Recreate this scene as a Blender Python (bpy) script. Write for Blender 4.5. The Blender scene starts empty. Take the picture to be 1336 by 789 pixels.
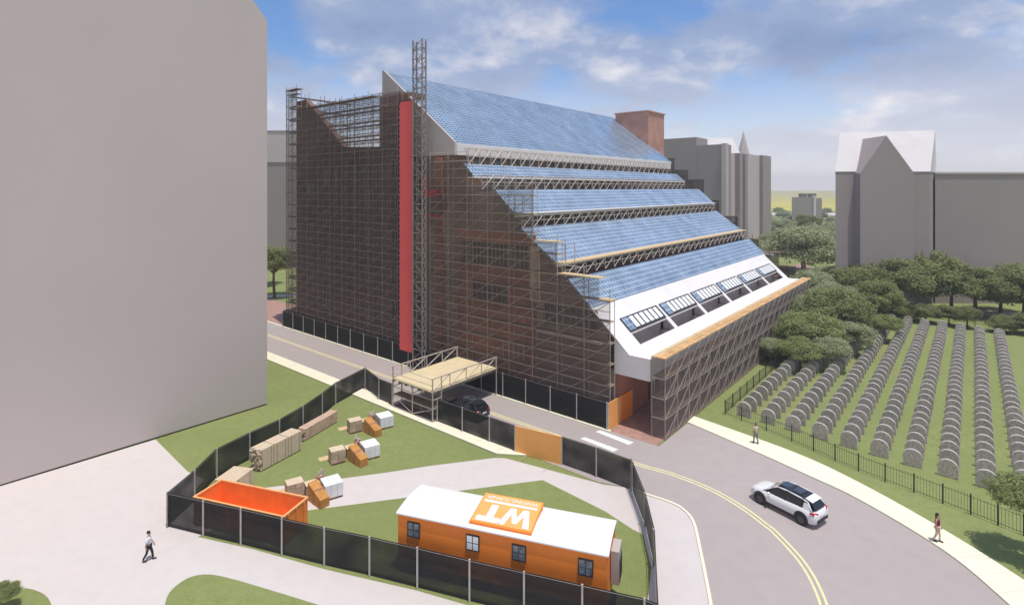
import bpy, bmesh, math, random
from mathutils import Vector, Matrix, noise
random.seed(7)
R = math.radians
sc = bpy.context.scene
COL = sc.collection

# ------------------------------------------------------------------ camera
F, H, CX, HY = 720.0, 21.6, 668.0, 246.0
cam_d = bpy.data.cameras.new('camera'); cam = bpy.data.objects.new('camera', cam_d); COL.objects.link(cam)
cam.location = (0, 0, H); cam.rotation_euler = (R(90), 0, 0)
cam_d.sensor_width = 36.0; cam_d.lens = F/1336*36; cam_d.shift_y = -(394.5-HY)/1336
cam_d.clip_start = 0.5; cam_d.clip_end = 6000
sc.camera = cam
sc.render.resolution_x = 1024; sc.render.resolution_y = 604

# ------------------------------------------------------------------ world, sun, exposure
HAZE = 0.0005
SUN_EL, SUN_AZ = R(77), math.atan2(-0.80, 0.60)      # azimuth as math angle of the direction to the sun
w = bpy.data.worlds.new('World'); sc.world = w; w.use_nodes = True
nt = w.node_tree; nt.nodes.clear(); N = nt.nodes.new; L = nt.links.new
sky = N('ShaderNodeTexSky'); sky.sky_type = 'NISHITA'; sky.sun_disc = False
sky.sun_elevation = SUN_EL; sky.sun_rotation = R(90)-SUN_AZ
sky.air_density = 1.0; sky.dust_density = 1.0; sky.ozone_density = 1.6
tc = N('ShaderNodeTexCoord')
sep = N('ShaderNodeSeparateXYZ'); L(tc.outputs['Generated'], sep.inputs[0])
# clouds: project the direction on a high plane
zz = N('ShaderNodeMath'); zz.operation = 'ADD'; L(sep.outputs['Z'], zz.inputs[0]); zz.inputs[1].default_value = 0.30
dx = N('ShaderNodeMath'); dx.operation = 'DIVIDE'; L(sep.outputs['X'], dx.inputs[0]); L(zz.outputs[0], dx.inputs[1])
dy = N('ShaderNodeMath'); dy.operation = 'DIVIDE'; L(sep.outputs['Y'], dy.inputs[0]); L(zz.outputs[0], dy.inputs[1])
cmb = N('ShaderNodeCombineXYZ'); L(dx.outputs[0], cmb.inputs[0]); L(dy.outputs[0], cmb.inputs[1])
def nz(scale, detail, rough, off, dist=0.3):
    mp = N('ShaderNodeMapping'); mp.inputs['Location'].default_value = off; L(cmb.outputs[0], mp.inputs[0])
    n = N('ShaderNodeTexNoise'); n.inputs['Scale'].default_value = scale; n.inputs['Detail'].default_value = detail
    n.inputs['Roughness'].default_value = rough; n.inputs['Distortion'].default_value = dist; L(mp.outputs[0], n.inputs[0]); return n
def ramp(src, stops):
    r = N('ShaderNodeValToRGB'); L(src, r.inputs[0]); e = r.color_ramp.elements
    e[0].position, e[0].color = stops[0][0], stops[0][1]; e[1].position, e[1].color = stops[-1][0], stops[-1][1]
    for p, c in stops[1:-1]:
        k = e.new(p); k.color = c
    return r
g = lambda v: (v, v, v, 1)
n1 = nz(1.7, 10, 0.57, (5.2, 0.35, 0), 0.1); mask = ramp(n1.outputs[0], [(0.42, g(0)), (0.53, g(1))])
n2 = nz(2.0, 11, 0.58, (8.4, 3.0, 2), 0.1); body = ramp(n2.outputs[0], [(0.38, (2.1, 2.7, 4.2, 1)), (0.52, (2.9, 3.5, 5.0, 1)), (0.58,(4.6,4.8,5.7,1)), (0.68, (8.0, 7.5, 7.2, 1))])
m1 = N('ShaderNodeMix'); m1.data_type = 'RGBA'
mk = N('ShaderNodeMath'); mk.operation = 'MULTIPLY'; mk.inputs[1].default_value = 0.85; L(mask.outputs[0], mk.inputs[0])
L(mk.outputs[0], m1.inputs['Factor'])
tint = N('ShaderNodeMix'); tint.data_type = 'RGBA'; tint.blend_type = 'MULTIPLY'; tint.inputs['Factor'].default_value = 1
L(sky.outputs[0], tint.inputs[6]); tint.inputs[7].default_value = (0.72, 0.93, 1.2, 1)
L(tint.outputs[2], m1.inputs[6]); L(body.outputs[0], m1.inputs[7])
hz = ramp(sep.outputs['Z'], [(0.0, g(0.92)), (0.06, g(0.55)), (0.22, g(0.0))])
m2 = N('ShaderNodeMix'); m2.data_type = 'RGBA'; L(hz.outputs[0], m2.inputs['Factor']); L(m1.outputs[2], m2.inputs[6]); m2.inputs[7].default_value = (8.0, 7.6, 7.6, 1)
bg = N('ShaderNodeBackground'); bg.inputs['Strength'].default_value = 0.10; L(m2.outputs[2], bg.inputs[0])
out = N('ShaderNodeOutputWorld'); L(bg.outputs[0], out.inputs[0])
sun_d = bpy.data.lights.new('sun', 'SUN'); sun_d.energy = 2.7; sun_d.angle = R(0.6); sun_d.color = (1, 0.95, 0.89)
sun = bpy.data.objects.new('sun', sun_d); COL.objects.link(sun)
sdir = Vector((math.cos(SUN_EL)*math.cos(SUN_AZ), math.cos(SUN_EL)*math.sin(SUN_AZ), math.sin(SUN_EL)))
sun.rotation_euler = sdir.to_track_quat('Z', 'Y').to_euler()
sc.view_settings.view_transform = 'Standard'; sc.view_settings.look = 'None'
sc.view_settings.exposure = 0.38; sc.view_settings.gamma = 1.0; sc.view_settings.use_curve_mapping = False
sc.cycles.transparent_max_bounces = 24; sc.cycles.max_bounces = 6

# ------------------------------------------------------------------ coordinates
ux, uy = 0.641, 0.767; _n = math.hypot(ux, uy); ux /= _n; uy /= _n; wx, wy = uy, -ux
def P(x, y, z=0.0):                         # a spot of the site plan, surveyed from the photograph
    Y = F*(H-z)/(y-HY); return Vector(((x-CX)/F*Y, Y, z))
A0 = P(793, 560)
def B(u, w_, z): return Vector((A0.x+u*ux+w_*wx, A0.y+u*uy+w_*wy, z))   # the big building's own axes
ANG_W = math.atan2(wy, wx); ANG_U = math.atan2(uy, ux)

# ------------------------------------------------------------------ materials
def mat(name, col, rough=0.8, var=0.12, scale=2.0, bump=0.0, metal=0.0, spec=0.4, alpha=1.0, col2=None, detail=4):
    m = bpy.data.materials.new(name); m.use_nodes = True; t = m.node_tree; b = t.nodes['Principled BSDF']
    b.inputs['Roughness'].default_value = rough; b.inputs['Metallic'].default_value = metal
    b.inputs['Specular IOR Level'].default_value = spec; b.inputs['Alpha'].default_value = alpha
    geo = t.nodes.new('ShaderNodeNewGeometry')
    n = t.nodes.new('ShaderNodeTexNoise'); n.inputs['Scale'].default_value = scale; n.inputs['Detail'].default_value = detail
    t.links.new(geo.outputs['Position'], n.inputs[0])
    mx = t.nodes.new('ShaderNodeMix'); mx.data_type = 'RGBA'
    c = tuple(col)
    if col2 is None: c1 = tuple(v*(1-var) for v in c); c2 = tuple(min(1, v*(1+var)) for v in c)
    else: c1, c2 = c, tuple(col2)
    r = t.nodes.new('ShaderNodeMapRange'); r.inputs[1].default_value = 0.3; r.inputs[2].default_value = 0.7
    t.links.new(n.outputs[0], r.inputs[0]); t.links.new(r.outputs[0], mx.inputs['Factor'])
    mx.inputs[6].default_value = (*c1, 1); mx.inputs[7].default_value = (*c2, 1)
    t.links.new(mx.outputs[2], b.inputs['Base Color'])
    if bump:
        bp = t.nodes.new('ShaderNodeBump'); bp.inputs['Strength'].default_value = bump
        n2_ = t.nodes.new('ShaderNodeTexNoise'); n2_.inputs['Scale'].default_value = scale*9; t.links.new(geo.outputs['Position'], n2_.inputs[0])
        t.links.new(n2_.outputs[0], bp.inputs['Height']); t.links.new(bp.outputs[0], b.inputs['Normal'])
    m['mix'] = mx.name
    return m
def multi(name, base, layers, rough=0.9, bump=0.2, bscale=30):
    """ground: several noise scales mixed over each other"""
    m = bpy.data.materials.new(name); m.use_nodes = True; t = m.node_tree; b = t.nodes['Principled BSDF']
    b.inputs['Roughness'].default_value = rough; b.inputs['Specular IOR Level'].default_value = 0.2
    geo = t.nodes.new('ShaderNodeNewGeometry'); prev = None
    for (sc_, lo, hi, c) in layers:
        n = t.nodes.new('ShaderNodeTexNoise'); n.inputs['Scale'].default_value = sc_; n.inputs['Detail'].default_value = 5
        t.links.new(geo.outputs['Position'], n.inputs[0])
        r = t.nodes.new('ShaderNodeMapRange'); r.inputs[1].default_value = lo; r.inputs[2].default_value = hi; t.links.new(n.outputs[0], r.inputs[0])
        mx = t.nodes.new('ShaderNodeMix'); mx.data_type = 'RGBA'; t.links.new(r.outputs[0], mx.inputs['Factor'])
        if prev is None: mx.inputs[6].default_value = (*base, 1)
        else: t.links.new(prev, mx.inputs[6])
        mx.inputs[7].default_value = (*c, 1); prev = mx.outputs[2]
    t.links.new(prev, b.inputs['Base Color'])
    n = t.nodes.new('ShaderNodeTexNoise'); n.inputs['Scale'].default_value = bscale; t.links.new(geo.outputs['Position'], n.inputs[0])
    bp = t.nodes.new('ShaderNodeBump'); bp.inputs['Strength'].default_value = bump; t.links.new(n.outputs[0], bp.inputs['Height']); t.links.new(bp.outputs[0], b.inputs['Normal'])
    return m
def brickmat(name, c1, c2, mortar, sx, sy, ms=0.02, rough=0.85, offset=0.5, spec=0.3, metal=0.0, bump=0.3, uv=True, bias=0.0, mrough=None):
    """brick/tile pattern on the UVs (metres)"""
    m = bpy.data.materials.new(name); m.use_nodes = True; t = m.node_tree; b = t.nodes['Principled BSDF']
    b.inputs['Roughness'].default_value = rough; b.inputs['Specular IOR Level'].default_value = spec; b.inputs['Metallic'].default_value = metal
    tcn = t.nodes.new('ShaderNodeTexCoord'); br = t.nodes.new('ShaderNodeTexBrick'); t.links.new(tcn.outputs['UV'], br.inputs[0])
    br.offset = offset; br.inputs['Scale'].default_value = 1; br.inputs['Brick Width'].default_value = sx; br.inputs['Row Height'].default_value = sy
    br.inputs['Mortar Size'].default_value = ms; br.inputs['Color1'].default_value = (*c1, 1); br.inputs['Color2'].default_value = (*c2, 1); br.inputs['Mortar'].default_value = (*mortar, 1)
    br.inputs['Bias'].default_value = bias
    geo = t.nodes.new('ShaderNodeNewGeometry'); n = t.nodes.new('ShaderNodeTexNoise'); n.inputs['Scale'].default_value = 0.35; n.inputs['Detail'].default_value = 5; t.links.new(geo.outputs['Position'], n.inputs[0])
    r = t.nodes.new('ShaderNodeMapRange'); r.inputs[1].default_value = 0.3; r.inputs[2].default_value = 0.7; r.inputs[3].default_value = 0.8; r.inputs[4].default_value = 1.15; t.links.new(n.outputs[0], r.inputs[0])
    mx = t.nodes.new('ShaderNodeMix'); mx.data_type = 'RGBA'; mx.blend_type = 'MULTIPLY'; mx.inputs['Factor'].default_value = 1
    t.links.new(br.outputs['Color'], mx.inputs[6]); t.links.new(r.outputs[0], mx.inputs[7]); t.links.new(mx.outputs[2], b.inputs['Base Color'])
    if bump:
        bp = t.nodes.new('ShaderNodeBump'); bp.invert = True; bp.inputs['Strength'].default_value = bump; bp.inputs['Distance'].default_value = 0.02
        t.links.new(br.outputs['Fac'], bp.inputs['Height']); t.links.new(bp.outputs[0], b.inputs['Normal'])
    return m
def netmat(name, col, cover):
    """open-weave netting: a fine cloth that lets part of the light through everywhere alike"""
    m = bpy.data.materials.new(name); m.use_nodes = True; t = m.node_tree; b = t.nodes['Principled BSDF']
    b.inputs['Base Color'].default_value = (*col, 1); b.inputs['Roughness'].default_value = 0.9; b.inputs['Specular IOR Level'].default_value = 0.1
    geo = t.nodes.new('ShaderNodeNewGeometry'); n = t.nodes.new('ShaderNodeTexNoise'); n.inputs['Scale'].default_value = 0.5; n.inputs['Detail'].default_value = 4
    t.links.new(geo.outputs['Position'], n.inputs[0])
    r = t.nodes.new('ShaderNodeMapRange'); r.inputs[1].default_value = 0.3; r.inputs[2].default_value = 0.7
    r.inputs[3].default_value = max(0, cover-0.06); r.inputs[4].default_value = min(1, cover+0.06)
    t.links.new(n.outputs[0], r.inputs[0]); t.links.new(r.outputs[0], b.inputs['Alpha'])
    return m

M = {}
M['grass'] = multi('grass', (0.20, 0.235, 0.078), [(0.12, .35, .65, (0.24, 0.275, 0.095)), (1.6, .4, .75, (0.185, 0.22, 0.07)), (9, .45, .8, (0.28, 0.305, 0.12))], bump=0.5, bscale=40)
M['far_field'] = multi('far_field', (0.50, 0.43, 0.07), [(0.004, .4, .6, (0.56, 0.48, 0.09)), (0.02, .45, .7, (0.45, 0.41, 0.07))], bump=0)
M['road'] = multi('road', (0.40, 0.345, 0.32), [(0.08, .35, .65, (0.43, 0.37, 0.345)), (0.9, .4, .8, (0.385, 0.335, 0.315)), (14, .5, .85, (0.44, 0.39, 0.36))], bump=0.15, bscale=60)
M['path'] = multi('path', (0.62, 0.555, 0.51), [(0.1, .35, .65, (0.63, 0.575, 0.545)), (1.2, .4, .8, (0.585, 0.53, 0.50)), (10, .55, .85, (0.65, 0.60, 0.57))], bump=0.08, bscale=50)
M['sidewalk'] = multi('sidewalk', (0.82, 0.765, 0.57), [(0.3, .35, .65, (0.85, 0.80, 0.62)), (3, .45, .8, (0.79, 0.73, 0.55))], bump=0.1, bscale=50)
M['paint_yellow'] = mat('paint_yellow', (0.80, 0.72, 0.36), var=0.1, scale=3)
M['paint_white'] = mat('paint_white', (0.8, 0.8, 0.78), var=0.06, scale=3)
M['red_paving'] = mat('red_paving', (0.40, 0.23, 0.18), var=0.15, scale=1.5, bump=0.1)
M['grey_render'] = mat('grey_render', (0.34, 0.285, 0.262), var=0.04, scale=0.15)
M['left_render'] = mat('left_render', (0.56, 0.475, 0.435), var=0.03, scale=0.08)
M['pale_roof'] = mat('pale_roof', (0.66, 0.62, 0.59), var=0.04, scale=0.3)
M['glass_tile'] = brickmat('glass_tile', (0.10, 0.19, 0.30), (0.17, 0.27, 0.39), (0.50, 0.58, 0.65), 0.62, 0.50, ms=0.065, rough=0.22, offset=0.0, spec=0.6, metal=0.35, bump=0.25)
M['glass_sheet'] = brickmat('glass_sheet', (0.15, 0.25, 0.38), (0.27, 0.37, 0.50), (0.56, 0.64, 0.70), 0.55, 0.62, ms=0.07, rough=0.24, offset=0.0, spec=0.6, metal=0.35, bump=0.2)
M['white_conc'] = mat('white_conc', (0.78, 0.735, 0.70), var=0.05, scale=0.4)
M['beige_conc'] = mat('beige_conc', (0.50, 0.44, 0.40), var=0.06, scale=0.4)
M['brown_conc'] = mat('brown_conc', (0.34, 0.245, 0.19), var=0.15, scale=0.25)
M['dark_conc'] = mat('dark_conc', (0.17, 0.125, 0.11), var=0.2, scale=0.3)
M['brick'] = brickmat('brick', (0.54, 0.19, 0.11), (0.45, 0.155, 0.095), (0.33, 0.22, 0.18), 0.23, 0.085, ms=0.01)
M['brick_orange'] = brickmat('brick_orange', (0.60, 0.22, 0.11), (0.52, 0.18, 0.09), (0.38, 0.25, 0.2), 0.23, 0.085, ms=0.01)
M['brick_pent'] = brickmat('brick_pent', (0.62, 0.28, 0.19), (0.55, 0.24, 0.165), (0.55, 0.40, 0.32), 0.23, 0.085, ms=0.01)
M['brick_dark'] = brickmat('brick_dark', (0.27, 0.13, 0.10), (0.20, 0.11, 0.09), (0.18, 0.12, 0.1), 0.23, 0.085, ms=0.01)
M['well'] = mat('well', (0.50, 0.42, 0.38), var=0.15, scale=0.8)
M['window'] = mat('window', (0.05, 0.06, 0.07), rough=0.12, spec=0.8, scale=0.7, var=0.4)
M['steel'] = mat('steel', (0.52, 0.45, 0.38), rough=0.5, var=0.15, scale=3, metal=0.2)
M['steel_mast'] = mat('steel_mast', (0.27, 0.23, 0.20), rough=0.5, var=0.2, scale=3, metal=0.2)
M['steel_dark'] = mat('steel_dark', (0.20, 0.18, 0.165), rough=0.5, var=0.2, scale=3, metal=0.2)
M['plank'] = mat('plank', (0.62, 0.46, 0.26), var=0.15, scale=5)
M['plank_orange'] = mat('plank_orange', (0.62, 0.37, 0.16), var=0.25, scale=1.2)
M['ply'] = mat('ply', (0.68, 0.56, 0.34), var=0.06, scale=0.8)
M['plank_brown'] = mat('plank_brown', (0.28, 0.19, 0.12), var=0.2, scale=1.2)
M['net'] = netmat('net', (0.15, 0.115, 0.09), 0.40); M['net_dark'] = netmat('net_dark', (0.16, 0.122, 0.10), 0.46)
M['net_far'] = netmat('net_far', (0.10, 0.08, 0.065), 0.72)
M['net_light'] = netmat('net_light', (0.27, 0.215, 0.185), 0.36)
M['strip_red'] = mat('strip_red', (0.95, 0.13, 0.12), rough=0.75, var=0.03, scale=1)
M['screen'] = netmat('screen', (0.032, 0.032, 0.030), 0.94)
M['black'] = mat('black', (0.02, 0.02, 0.02), rough=0.6, var=0.3)
M['post'] = mat('post', (0.50, 0.47, 0.44), rough=0.5, metal=0.2)
M['orange'] = mat('orange', (0.97, 0.25, 0.03), rough=0.55, var=0.06, scale=0.7)
M['orange_panel'] = mat('orange_panel', (0.93, 0.43, 0.12), rough=0.6, var=0.05, scale=0.7)
M['red_orange'] = mat('red_orange', (0.93, 0.26, 0.05), rough=0.5, var=0.1, scale=1.2)
M['orange_rim'] = mat('orange_rim', (0.93, 0.46, 0.17), rough=0.5, var=0.08)
M['white_metal'] = mat('white_metal', (0.80, 0.79, 0.77), rough=0.5, var=0.02, scale=0.7)
M['white'] = mat('white', (0.82, 0.81, 0.80), rough=0.6, var=0.03)
M['lumber'] = mat('lumber', (0.66, 0.53, 0.37), var=0.08, scale=3)
M['lumber_pink'] = mat('lumber_pink', (0.60, 0.42, 0.30), var=0.15, scale=3)
M['box_brown'] = mat('box_brown', (0.47, 0.35, 0.24), var=0.1, scale=2)
M['box_red'] = mat('box_red', (0.36, 0.17, 0.11), var=0.15, scale=2)
M['crate'] = mat('crate', (0.52, 0.24, 0.06), var=0.18, scale=3)
M['stone'] = mat('stone', (0.52, 0.44, 0.38), var=0.3, scale=6, bump=0.4, rough=0.95)
M['stone_edge'] = mat('stone_edge', (0.50, 0.47, 0.44), var=0.15, scale=6, rough=0.95)
M['iron'] = mat('iron', (0.05, 0.055, 0.045), rough=0.6, var=0.2)
M['bark'] = mat('bark', (0.14, 0.10, 0.07), var=0.3, scale=4, bump=0.4)
M['hoist'] = mat('hoist', (0.15, 0.105, 0.085), rough=0.6, var=0.1)
M['red'] = mat('red', (0.6, 0.03, 0.05), rough=0.5, var=0.1)
M['tyre'] = mat('tyre', (0.018, 0.018, 0.018), rough=0.85)
M['rim'] = mat('rim', (0.10, 0.10, 0.11), rough=0.35, metal=0.6)
M['car_white'] = mat('car_white', (0.80, 0.78, 0.76), rough=0.25, spec=0.6, var=0.01)
M['car_black'] = mat('car_black', (0.018, 0.022, 0.025), rough=0.25, spec=0.6, var=0.05)
M['car_glass'] = mat('car_glass', (0.015, 0.018, 0.024), rough=0.08, spec=0.8, var=0.1)
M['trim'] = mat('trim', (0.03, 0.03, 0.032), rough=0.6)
M['pane_grey'] = mat('pane_grey', (0.16, 0.18, 0.20), rough=0.2, var=0.5, scale=4)
M['tail'] = mat('tail', (0.6, 0.03, 0.03), rough=0.3)
M['lamp'] = mat('lamp', (0.75, 0.78, 0.8), rough=0.15)
M['skin'] = mat('skin', (0.50, 0.30, 0.22), rough=0.6, var=0.03)
M['hair_dark'] = mat('hair_dark', (0.02, 0.015, 0.012), rough=0.7)
M['hair_brown'] = mat('hair_brown', (0.16, 0.07, 0.04), rough=0.7)
M['shirt_white'] = mat('shirt_white', (0.78, 0.77, 0.80), rough=0.9, var=0.03)
M['shirt_cream'] = mat('shirt_cream', (0.66, 0.55, 0.42), rough=0.9)
M['shirt_maroon'] = mat('shirt_maroon', (0.20, 0.02, 0.06), rough=0.9)
M['pants_black'] = mat('pants_black', (0.025, 0.022, 0.025), rough=0.9)
M['pants_grey'] = mat('pants_grey', (0.20, 0.20, 0.20), rough=0.9)
M['pants_pale'] = mat('pants_pale', (0.70, 0.52, 0.38), rough=0.9)
M['shoe'] = mat('shoe', (0.03, 0.03, 0.03), rough=0.6)
def leafmat(name, c1, c2):
    m = mat(name, c1, rough=0.7, scale=0.9, col2=c2, spec=0.2, detail=3)
    t = m.node_tree; b = t.nodes['Principled BSDF']; tr_ = t.nodes.new('ShaderNodeBsdfTranslucent'); ms_ = t.nodes.new('ShaderNodeMixShader'); ms_.inputs[0].default_value = 0.42
    t.links.new(b.inputs['Base Color'].links[0].from_socket, tr_.inputs[0]); t.links.new(b.outputs[0], ms_.inputs[1]); t.links.new(tr_.outputs[0], ms_.inputs[2])
    t.links.new(ms_.outputs[0], [n_ for n_ in t.nodes if n_.type == 'OUTPUT_MATERIAL'][0].inputs[0])
    return m
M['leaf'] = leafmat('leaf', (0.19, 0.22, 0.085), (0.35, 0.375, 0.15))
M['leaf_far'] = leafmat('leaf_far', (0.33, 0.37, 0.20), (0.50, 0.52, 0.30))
M['leaf_lime'] = leafmat('leaf_lime', (0.26, 0.31, 0.12), (0.42, 0.45, 0.19))

# ------------------------------------------------------------------ mesh building
class MB:
    def __init__(s): s.v = []; s.f = []; s.mi = []; s.uv = {}
    def add(s, vs, fs, mi=0):
        o = len(s.v); s.v += [Vector(p) for p in vs]
        for f in fs: s.f.append([o+i for i in f]); s.mi.append(mi)
        return s
    def hexa(s, p, mi=0):        # p: 4 bottom, 4 top
        return s.add(p, [(0,1,2,3),(4,5,6,7),(0,1,5,4),(1,2,6,5),(2,3,7,6),(3,0,4,7)], mi)
    def box(s, c, sx, sy, sz, ang=0.0, mi=0):     # c: centre of the bottom
        ca, sa = math.cos(ang), math.sin(ang); c = Vector(c); p = []
        for z in (0, sz):
            for a, b in ((-1,-1),(1,-1),(1,1),(-1,1)):
                x, y = a*sx/2, b*sy/2; p.append(c+Vector((x*ca-y*sa, x*sa+y*ca, z)))
        return s.hexa(p, mi)
    def bbox(s, u0, u1, w0, w1, z0, z1, mi=0):
        return s.hexa([B(u0,w0,z0),B(u1,w0,z0),B(u1,w1,z0),B(u0,w1,z0),B(u0,w0,z1),B(u1,w0,z1),B(u1,w1,z1),B(u0,w1,z1)], mi)
    def prof(s, pts, u0, u1, mi=0):  # (w,z) outline drawn along u
        n = len(pts); vs = [B(u0,a,b) for a,b in pts]+[B(u1,a,b) for a,b in pts]
        fs = [tuple(range(n)), tuple(range(n,2*n))]+[(i,(i+1)%n,n+(i+1)%n,n+i) for i in range(n)]
        return s.add(vs, fs, mi)
    def prism(s, pts, z0, z1, mi=0):
        n = len(pts); vs = [Vector((p[0],p[1],z0)) for p in pts]+[Vector((p[0],p[1],z1)) for p in pts]
        return s.add(vs, [tuple(range(n)), tuple(range(n,2*n))]+[(i,(i+1)%n,n+(i+1)%n,n+i) for i in range(n)], mi)
    def tube(s, a, b, r, n=5, r2=None, mi=0):
        a, b = Vector(a), Vector(b); d = b-a
        if d.length < 1e-6: return s
        q = d.to_track_quat('Z','Y'); r2 = r if r2 is None else r2
        vs = [a+q@Vector((r*math.cos(k*2*math.pi/n), r*math.sin(k*2*math.pi/n),0)) for k in range(n)]
        vs += [b+q@Vector((r2*math.cos(k*2*math.pi/n), r2*math.sin(k*2*math.pi/n),0)) for k in range(n)]
        return s.add(vs, [tuple(range(n)), tuple(range(n,2*n))]+[(i,(i+1)%n,n+(i+1)%n,n+i) for i in range(n)], mi)
    def lathe(s, c, prof, n=12, mi=0, axis=None):
        c = Vector(c); q = (Vector(axis).to_track_quat('Z','Y') if axis is not None else None); vs = []; fs = []
        for r_, z in prof:
            for k in range(n):
                p = Vector((r_*math.cos(k*2*math.pi/n), r_*math.sin(k*2*math.pi/n), z)); vs.append(c+(q@p if q else p))
        for i in range(len(prof)-1):
            for k in range(n): fs.append((i*n+k, i*n+(k+1)%n, (i+1)*n+(k+1)%n, (i+1)*n+k))
        fs.append(tuple(range(n))); fs.append(tuple(range((len(prof)-1)*n, len(prof)*n)))
        return s.add(vs, fs, mi)
    def ell(s, c, rx, ry, rz, seg=10, ring=7, ang=0, mi=0):
        c = Vector(c); vs = []; fs = []; ca, sa = math.cos(ang), math.sin(ang)
        for i in range(ring+1):
            t = math.pi*i/ring
            for k in range(seg):
                a = 2*math.pi*k/seg; x, y = rx*max(.02, math.sin(t))*math.cos(a), ry*max(.02, math.sin(t))*math.sin(a)
                vs.append(c+Vector((x*ca-y*sa, x*sa+y*ca, rz*math.cos(t))))
        for i in range(ring):
            for k in range(seg): fs.append((i*seg+k, i*seg+(k+1)%seg, (i+1)*seg+(k+1)%seg, (i+1)*seg+k))
        return s.add(vs, fs, mi)
    def build(s, name, m, parent=None, loc=None, smooth=False, normals=True, bevel=0.0):
        me = bpy.data.meshes.new(name)
        if parent is not None: base = parent_matrix(parent)
        else:
            base = Matrix.Translation(loc if loc is not None else Vector((0,0,0)))
        inv = base.inverted()
        me.from_pydata([tuple(inv@v) for v in s.v], [], s.f)
        for mm in (m if isinstance(m, (list, tuple)) else [m]): me.materials.append(mm)
        for p, k in zip(me.polygons, s.mi): p.material_index = k
        # box-projected UVs in metres, along the building's axes
        uv = me.uv_layers.new(name='UVMap')
        for p in me.polygons:
            c = sum((s.v[i] for i in p.vertices), Vector())/len(p.vertices)
            nrm = Vector((0,0,0)); vs = [s.v[i] for i in p.vertices]
            for i in range(len(vs)): nrm += vs[i].cross(vs[(i+1)%len(vs)])
            if nrm.length > 1e-9: nrm.normalize()
            nu = abs(nrm.x*ux+nrm.y*uy); nw = abs(nrm.x*wx+nrm.y*wy); nzz = abs(nrm.z)
            for li in p.loop_indices:
                v = s.v[me.loops[li].vertex_index]
                uu = (v.x-A0.x)*ux+(v.y-A0.y)*uy; ww = (v.x-A0.x)*wx+(v.y-A0.y)*wy
                if nu > nw and nu > nzz: uv.data[li].uv = (ww, v.z)
                elif nzz > 0.93: uv.data[li].uv = (uu, ww)
                else: uv.data[li].uv = (uu, (v.z - ww*(0 if nzz < .2 else 1))/ (1 if nzz < .2 else 1.414))
        if normals:
            bm = bmesh.new(); bm.from_mesh(me); bmesh.ops.recalc_face_normals(bm, faces=bm.faces); bm.to_mesh(me); bm.free()
        if smooth:
            for p in me.polygons: p.use_smooth = True
        o = bpy.data.objects.new(name, me); COL.objects.link(o)
        if parent is not None: o.parent = parent
        else: o.matrix_world = base
        if bevel:
            b = o.modifiers.new('bevel', 'BEVEL'); b.width = bevel; b.segments = 2; b.limit_method = 'ANGLE'
        return o
def parent_matrix(o):
    m = Matrix.LocRotScale(o.location, o.rotation_euler, o.scale)
    return parent_matrix(o.parent)@m if o.parent else m
def tag(o, label=None, cat=None, group=None, kind=None):
    if label: o['label'] = label
    if cat: o['category'] = cat
    if group: o['group'] = group
    if kind: o['kind'] = kind
    return o
def thing(name, loc, label, cat, group=None, rz=0.0):
    o = bpy.data.objects.new(name, None); COL.objects.link(o); o.location = loc; o.rotation_euler = (0,0,rz); o.empty_display_size = 0.3
    return tag(o, label, cat, group)
def copy_tree(o, parent=None):
    c = o.copy(); COL.objects.link(c)
    if parent is not None: c.parent = parent
    for ch in list(o.children): copy_tree(ch, c)
    return c
def sheet(name, pts, z, m, label=None, thick=0.0):
    mb = MB(); n = len(pts)
    if thick: mb.prism(pts, z-thick, z)
    else: mb.add([(p[0],p[1],z) for p in pts], [tuple(range(n))])
    o = mb.build(name, m, normals=bool(thick)); o['kind'] = 'structure'
    if not thick and o.data.polygons[0].normal.z < 0: o.data.flip_normals()
    return o
def smoothline(pts, k=6):      # Catmull-Rom through the points
    out = []; n = len(pts)
    for i in range(n-1):
        p0, p1, p2, p3 = pts[max(i-1,0)], pts[i], pts[i+1], pts[min(i+2,n-1)]
        for j in range(k):
            t = j/k
            out.append(tuple(0.5*((2*p1[a])+(-p0[a]+p2[a])*t+(2*p0[a]-5*p1[a]+4*p2[a]-p3[a])*t*t+(-p0[a]+3*p1[a]-3*p2[a]+p3[a])*t**3) for a in (0,1)))
    out.append(tuple(pts[-1][:2])); return out
def xy(v): return (v[0], v[1])
def px(*l): return [xy(P(a,b)) for a,b in l]

# ------------------------------------------------------------------ ground
S = 5200
o = MB().add([(-S,-80,-0.02),(S,-80,-0.02),(S,S,-0.02),(-S,S,-0.02)], [(0,1,2,3)]).build('ground', M['grass']); o['kind'] = 'structure'
o = sheet('distant_field', [(-3500,535),(3500,535),(3500,5000),(-3500,5000)], 0.0, M['far_field'])
# asphalt of the street and the bend (one sheet), laid over the lawn
outer = smoothline(px((897,551.5),(986,590),(1050,619),(1120,652),(1230.5,718.4),(1315.8,789),(1400,868)))
road_pts = [xy(B(-8.25,-110,0)), xy(B(-8.25,4.0,0))] 
curb_in = smoothline(px((820,636),(841,644),(876,656),(893,666),(905,682),(913.5,717),(927.5,789),(936,850)))
road_poly = [xy(B(-0.1,-110,0)), xy(B(-0.1,4.95,0)), xy(B(5.9,4.95,0))] + outer + [xy(P(936,850))] + list(reversed(curb_in))[1:] + [xy(B(-8.25,4.0,0)), xy(B(-8.25,-110,0))]
_u = []
for p in road_poly:
    if not _u or (Vector(p)-Vector(_u[-1])).length > 0.05: _u.append(p)
sheet('street_asphalt', _u, 0.004, M['road'])
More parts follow.
